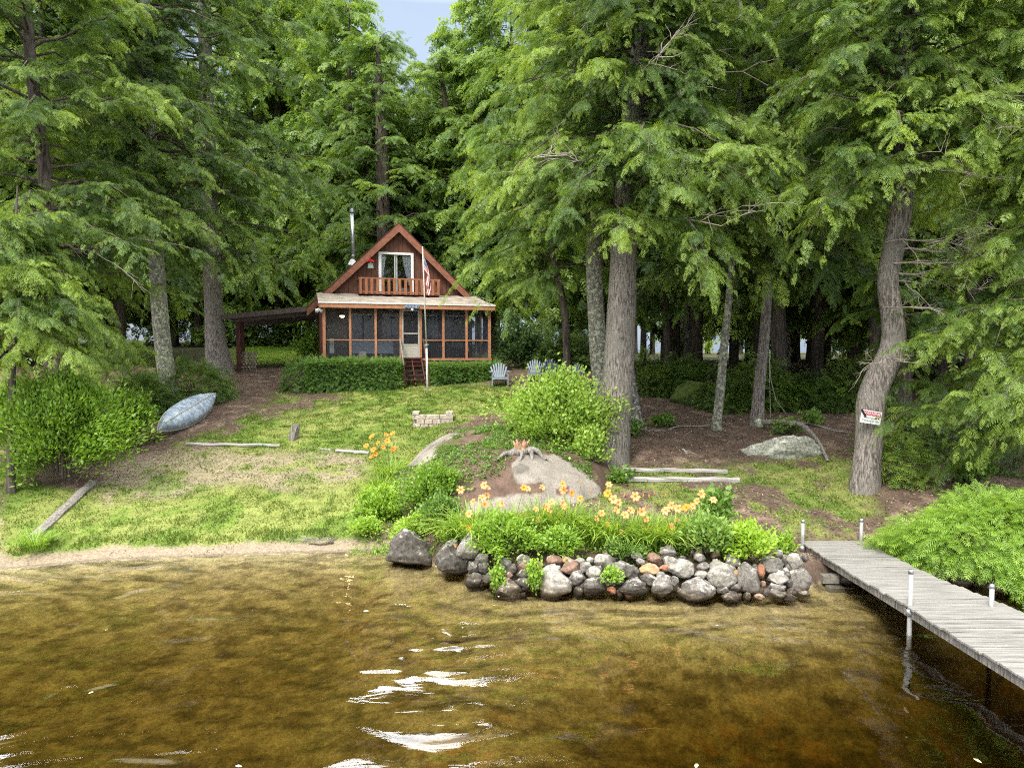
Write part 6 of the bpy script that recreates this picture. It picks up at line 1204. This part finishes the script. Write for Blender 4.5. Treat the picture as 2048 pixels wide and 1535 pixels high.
# ------------------------------------------------------------------ dock
dk = empty('dock', (6.5, 13.5, 0), label='weathered grey plank dock leading from the shore to the lower right', cat='dock')
mb = MB(); y = 13.60; i = 0
def edgeL(y): return np.interp(y, [4, 7.9, 10.1, 13.6], [6.12, 6.05, 5.95, 5.80])
def edgeR(y): return np.interp(y, [4, 9.8, 11.6, 13.6], [7.65, 7.52, 7.22, 7.05])
while y > 4.2:
    wdt = .136; a, c = edgeL(y) + R.uniform(-.025, .02), edgeR(y) + R.uniform(-.02, .03); z = .45 + .012 * sin(y * 2) + R.uniform(-.005, .005); tl = R.uniform(-.006, .006); yy = R.uniform(-.004, .004)
    mb.add([(a, y - wdt + yy, z - .035), (c, y - wdt - yy, z - .035), (c, y, z - .035), (a, y, z - .035), (a, y - wdt + yy, z + tl), (c, y - wdt - yy, z), (c, y, z - tl), (a, y, z)], [(0, 3, 2, 1), (4, 5, 6, 7), (0, 1, 5, 4), (1, 2, 6, 5), (2, 3, 7, 6), (3, 0, 4, 7)]); y -= wdt + R.uniform(.006, .018)
o = mb.build('deck', M['deckwood'], dk, (6.5, 13.5, 0), bevel=.004)
for nm, e_ in (('l', edgeL), ('r', edgeR)):
    s = MB(); sgn = 1 if nm == 'l' else -1
    for y0, y1 in ((13.5, 10.2), (10.1, 7.0), (6.9, 4.3)): s.bar((e_(y0) + sgn * .08, y0, .34), (e_(y1) + sgn * .08, y1, .34), .045, .14)
    s.build('stringer', M['oldwood_v'], dk, (6.5, 13.5, 0))
MB().bar((5.95, 10.15, .35), (7.5, 10.15, .35), .05, .1).bar((5.9, 13.4, .35), (7.0, 13.4, .35), .05, .1).build('cross_beam', M['oldwood_v'], dk, (6.5, 13.5, 0))
for (px, py, zt, Yp, xo) in ((1606, 1042, None, 13.45, 0), (1723, 1040, None, 13.45, 0), (1822, 1143, None, 10.12, 0), (1984, 1172, None, 10.1, 0), (2150, 1300, None, 7.4, 0)):
    q = aty(px, py, Yp); zb = T1(q[0], q[1]) - .15; o = MB().tube([(q[0], q[1], zb), (q[0], q[1], q[2])], .034, 12).build('post', M['steel_post'], dk, (6.5, 13.5, 0), smooth=True)
    MB().tube([(q[0], q[1], q[2] - .02), (q[0], q[1], q[2] + .035)], [.042, .03], 12).tube([(q[0], q[1], .30), (q[0], q[1], .40)], .055, 12).build('cap', M['steel'], o, (6.5, 13.5, 0), smooth=True)

# ------------------------------------------------------------------ warning sign on the S-bent tree
Ysg = on(1728, 978)[1] - .42; c_ = aty(1742, 834, Ysg); sg = empty('warning_sign', c_, label='white and red warning sign nailed to the S-bent trunk, a strap over one corner', cat='sign'); sg.rotation_euler = (0, radians(9), .03)
sw, sh = .48, .30
MB().box(-sw / 2, sw / 2, 0, .006, -sh / 2, sh / 2).build('board', M['sign_white'], sg); MB().box(-sw / 2 + .03, sw / 2 - .02, -.003, -.001, .035, sh / 2 - .02).build('red_band', M['sign_red'], sg)
text_mesh('WARNING', .095, M['sign_white'], sg, (.01, -.004, .052), (pi / 2, 0, 0), .001); text_mesh('Security', .07, M['ink'], sg, (-.07, -.002, -.035), (pi / 2, 0, 0), .001); text_mesh('Cameras In Use', .062, M['ink'], sg, (0, -.002, -.105), (pi / 2, 0, 0), .001)
MB().tube([(.12, -.004, -.012), (.12, 0, -.012)], .024, 10).tube([(.18, -.004, -.008), (.18, 0, -.008)], .02, 10).build('camera_icon', M['ink'], sg)
MB().bar((-.26, -.012, .15), (-.13, -.012, .0), .045, .006, up=(0, 1, 0)).build('strap', M['black'], sg)

# ------------------------------------------------------------------ trellis, drying rack, cords
tl = on(1955, 945); te = empty('trellis', tl, label='old wooden lattice trellis standing under the trees at the right', cat='trellis')
for x in (-.62, -.38, -.14, .34, .58): MB().bar((x, 0, 0), (x + .02, 0, .95), .05, .03, up=(0, 1, 0)).build('slat', M['oldwood_v'], te)
for z in (.25, .55, .88): MB().bar((-.7, .035, z), (.72, .035, z + .02), .035, .05).build('rail', M['oldwood_v'], te)
rk = aty(2020, 782, 13.0); re2 = empty('drying_rack', (rk[0] + .35, rk[1], T1(rk[0] + .35, rk[1])), label='pale metal rods of a folded drying rack poking in at the right edge', cat='rack')
zz = rk[2] - T1(rk[0] + .35, rk[1])
MB().tube([(.15, 0, -.1), (.15, 0, zz + .05)], .02, 8).build('pole', M['steel'], re2)
for a, c2 in (((-.85, 0, zz - .12), (.3, 0, zz + .10)), ((-.68, -.1, zz - .2), (.35, 0, zz + .12)), ((-.35, .1, zz + .08), (.35, .1, zz + .14)), ((-.4, .05, zz - .02), (.1, .05, zz + .04))): MB().tube([a, c2], .010, 6).build('rod', M['steel'], re2)
Yt = on(1520, 850)[1]
ra = aty(1538, 705, Yt); rb = aty(1541, 835, Yt); o = MB().tube([(0, 0, 0), tuple(rb - ra)], .007, 5).build('cord', M['rope'], None); o.location = ra; tag(o, 'pale cord hanging straight down beside the slender grey trunk', 'cord')
pts = [aty(a, b_, Yt) - ra for a, b_ in ((1538, 705), (1542, 760), (1552, 800), (1572, 826))]; o = MB().tube([tuple(p_) for p_ in pts], .007, 5).tube([tuple(aty(1520, 705, Yt - .2) - ra), tuple(pts[0])], .008, 5).build('cord', M['rope'], None); o.location = ra; tag(o, 'pale cord slanting down to the right from the slender grey trunk', 'cord')

# ------------------------------------------------------------------ scattered leaves on the water, shore debris
for i, (px, py, mt, lb) in enumerate([(732, 1221, 'rope', 'pale leaf floating left of centre on the water'), (1393, 1530, 'leaf_litter', 'yellow leaf floating at the bottom edge of the picture'), (1955, 1520, 'leaf_litter', 'yellow leaf floating in the lower right corner'), (477, 1531, 'rope', 'pale leaf floating at the bottom edge left of centre'), (213, 1259, 'rope', 'tiny pale leaf floating near the left shore'), (925, 1254, 'rope', 'tiny pale leaf floating in front of the second boulder'), (1434, 1250, 'rope', 'tiny pale leaf floating off the middle of the wall'), (182, 1384, 'leaf_litter', 'small yellow leaf floating far left'), (997, 1192, 'rope', 'pale leaf floating beside the half-sunk stone')]):
    q = atz(px, py, .006); s_ = (.05, .04, .045, .04, .025, .025, .025, .03, .03)[i]; o = MB().add([(-s_, 0, 0), (-s_ * .3, s_ * .5, .004), (s_ * .5, s_ * .4, .006), (s_, 0, 0), (s_ * .3, -s_ * .5, .004), (-s_ * .5, -s_ * .4, 0)], [(0, 5, 4, 3, 2, 1)]).build('floating_leaf', M[mt], None); o.location = q; o.rotation_euler = (0, 0, i); tag(o, lb, 'leaf')
gq = np.random.default_rng(12); lines = []
c0 = on(625, 1084)
for _ in range(90):
    a = gq.uniform(0, 6.28); p0 = np.array([gq.normal(0, .32), gq.normal(0, .08), .02 + abs(gq.normal(0, .04))]); d = np.array([cos(a), sin(a) * .4, gq.uniform(0, .3)]); lines.append((np.stack([p0, p0 + d * .09, p0 + d * .18 + [0, 0, .01]]), .006, .002))
o = link('twig_heap', tubes_mesh('twig_heap', lines, 3), None, M['twig'], label='heap of brown dead twigs on the sandy shore', cat='twigs'); o.location = c0
o = link('driftwood_stick', tubes_mesh('driftwood_stick', [(np.array([[-.25, 0, .03], [0, -.03, .02], [.2, 0, .04], [.28, .05, .05]]), .012, .03)], 6), None, M['bark_dark'], label='dark driftwood stick on the sand below the twig heap', cat='stick'); o.location = on(640, 1089)

# ------------------------------------------------------------------ grass, litter
def scatter(n, xr, yr, seed):
    g = np.random.default_rng(seed); Y = g.uniform(*yr, n); X = g.uniform(*xr, n); Z = terr(X, Y); return g, X, Y, Z
def grass_obj(n, seed, xr, yr, h, name='grass'):
    g, X, Y, Z = scatter(n, xr, yr, seed); gm_, path, bare, rmix, bed = masks(X, Y, Z); u = Y - shoreY(X); beachy = (u > .62 + .25 * (fbm(X, Y * 0, 1.7, 3, 40) - .5) - .03) | (wallness(X) > .5)
    px, py = project(np.stack([X, Y, Z], 1)); vis = (px > -60) & (px < 2110)
    clump = fbm(X, Y, 4.5, 3, 60); ok = (g.random(n) < np.clip(gm_, 0, 1) * np.clip((clump - .30) * 4, .05, 1)) & (u > .3) & beachy & vis; X, Y, Z, u, clump, gm_ = X[ok], Y[ok], Z[ok], u[ok], clump[ok], gm_[ok]; k = len(X)
    hh = h * g.uniform(.5, 1.4, k) * (1 + 1.1 * np.clip((clump - .6) * 6, 0, 1)) * np.where((u < .95) & (X < -1.5), 1.7, 1); A = g.uniform(0, 6.28, k); w_ = .008 + .0004 * Y
    lx, ly = g.normal(0, .5, k) * hh, g.normal(0, .5, k) * hh - .2 * hh
    P = np.stack([X, Y, Z - .01], 1); s = np.stack([np.cos(A), np.sin(A), np.zeros(k)], 1) * w_[:, None]; tip = P + np.stack([lx, ly, hh], 1)
    V = np.stack([P - s, P + s, tip], 1).reshape(-1, 3); dry = fbm(X, Y, 1.1, 4, 31); t = np.clip(.30 + .6 * (dry - .45) + g.normal(0, .16, k) + .12 * (clump - .5), 0, 1)
    return np_mesh(name, V, None, np.arange(3 * k).reshape(-1, 3), {'tint': np.repeat(t, 3)})
M['grass'] = leafmat('grass_blade', (.06, .12, .018), (.17, .25, .04), (.46, .46, .17), .3)
link('grass', grass_obj(420000, 5, (-15, 9), (12, 29), .042), None, M['grass'], label='patchy short lawn grass', kind='stuff', cat='grass')
link('back_lawn_grass', grass_obj(50000, 6, (-24, -8), (32, 52), .08, 'back_lawn_grass'), None, M['leaf_lime'], label='sunlit grass of the lawn behind the carport', kind='stuff', cat='grass')  # lush lime grass, lightened further to stand in for sunlight
def litter(n, seed, name, label, xr, yr, size, mats, cond):
    g, X, Y, Z = scatter(n, xr, yr, seed); ok = cond(g, X, Y, Z); X, Y, Z = X[ok], Y[ok], Z[ok]; k = len(X); A = g.uniform(0, 6.28, k); s = size * g.uniform(.4, 1.4, k)
    d = np.stack([np.cos(A), np.sin(A), g.normal(0, .25, k)], 1) * s[:, None]; e = np.stack([-np.sin(A), np.cos(A), g.normal(0, .25, k)], 1) * (s * .45)[:, None]; P = np.stack([X, Y, Z + .012], 1)
    V = np.stack([P - d, P + e, P + d, P - e], 1).reshape(-1, 3); c = np.array(mats)[g.integers(0, len(mats), k)] * g.uniform(.6, 1.2, (k, 1)); return link(name, np_mesh(name, V, np.arange(4 * k).reshape(-1, 4), None, {'gcol': np.repeat(c, 4, 0)}), None, fm, label=label, kind='stuff', cat='leaf litter')
def land(g, X, Y, Z):
    gm_, path, bare, rmix, bed = masks(X, Y, Z); return (g.random(len(X)) < np.clip(1.05 - gm_ * 1.1, .03, 1)) & (Y - shoreY(X) > .75)
litter(80000, 8, 'leaf_litter', 'dead needles and leaves on the bare ground', (-15, 13), (12.5, 31), .027, [(.20, .13, .09), (.07, .045, .035), (.38, .30, .22), (.10, .06, .045), (.50, .42, .33), (.16, .10, .07)], land)
litter(3500, 9, 'shore_debris', 'specks of bark and leaf on the sandy shore', (-11, -2.5), (13, 15.5), .02, [(.12, .07, .04), (.25, .17, .1), (.5, .42, .3)], lambda g, X, Y, Z: (Y - shoreY(X) > .02) & (Y - shoreY(X) < .7) & (fbm(X, Y, 3, 3, 95) > .55))
scatter_plants('low_weeds', 500, lambda g, n: (lambda X, Y: np.stack([X, Y, terr(X, Y)], 1)[(masks(X, Y, terr(X, Y))[3] > .3)])(g.uniform(1.5, 10, n), g.uniform(13.6, 20, n)), .07, 'scattered low green weeds on the brown ground', 'leaf', 96, cat='weeds', tint0=.5)

# ------------------------------------------------------------------ labels that tell repeats apart by the landmarks near them
LM = [(0, 'the left picture edge'), (120, 'the grey far-left trunk'), (318, 'the lichen-blotched trunk'), (432, 'the thick brown trunk'), (540, 'the carport opening'), (640, 'the left porch corner'), (705, 'the stove pipe'), (797, 'the gable peak'), (850, 'the flagpole'), (985, 'the right porch corner'), (1100, 'the garden chairs'), (1225, 'the massive trunk'), (1330, 'the mossy mound'), (1445, 'the thin mottled trunk'), (1520, 'the slender grey trunk'), (1620, 'the lichen-covered boulder'), (1770, 'the S-bent trunk'), (1900, 'the trellis'), (2048, 'the right picture edge')]
SHORT = {'hemlocks framing the sky gap': 'tall pale green hemlock', 'hemlocks behind the clearing': 'hemlock rooted just behind the clearing', 'low hemlocks behind the clearing': 'low dark hemlock fringing the clearing', 'hemlocks in the right wood': 'dark hemlock of the right wood', 'hemlocks in the left wood': 'hemlock of the left wood', 'bushes beyond the back lawn': 'shaded bush beyond the back lawn', 'hemlocks beyond the back lawn': 'hemlock beyond the back lawn', 'hemlocks close behind the cabin': 'hemlock close behind the cabin', 'bare trunks in the right wood': 'bare shaded pole trunk', 'hemlocks deep in the wood': 'far hemlock deep in the wood', 'dark bushes behind the garden chairs': 'dark bush in the shade'}
groups = {}
for o in [o for o in COL.objects if o.parent is None and o.get('group') in SHORT]:
    px, py = project(np.array(o.location[:])); mid_ = min(LM, key=lambda a: abs(a[0] - px)); side = 'left of' if px < mid_[0] - 14 else ('right of' if px > mid_[0] + 14 else 'in line with')
    groups.setdefault((o['group'], mid_[1], side), []).append((o.location[1], o))
for (gn, lm_, side), L2 in groups.items():
    L2.sort(key=lambda a: a[0]); n = len(L2)
    for i, (_, o) in enumerate(L2):
        rank = '' if n == 1 else (', the nearer' if i == 0 else ', the farther') if n == 2 else (', the nearest' if i == 0 else ', the farthest' if i == n - 1 else ', of middle distance')
        o['label'] = f"{SHORT[gn]} {side} {lm_}{rank}"

def walltop(g, n):
    X = g.uniform(-2.6, 5.1, n); Y = shoreY(X) + g.uniform(.55, 1.5, n); return np.stack([X, Y, terr(X, Y) + .02], 1)
scatter_plants('wall_top_weeds', 1500, walltop, .085, 'mixed low weeds and seedlings covering the soil on the wall top', 'leaf_lime', 97, cat='weeds', tint0=.42, wide=.22)
def bank(g, n):
    X = g.uniform(-3.4, -1.6, n); Y = g.uniform(14.2, 17.5, n); return np.stack([X, Y, terr(X, Y) + .02], 1)
scatter_plants('bank_weeds', 700, bank, .10, 'lush mixed weeds on the bank left of the boulder', 'blade', 98, cat='weeds', tint0=.5, wide=.15)
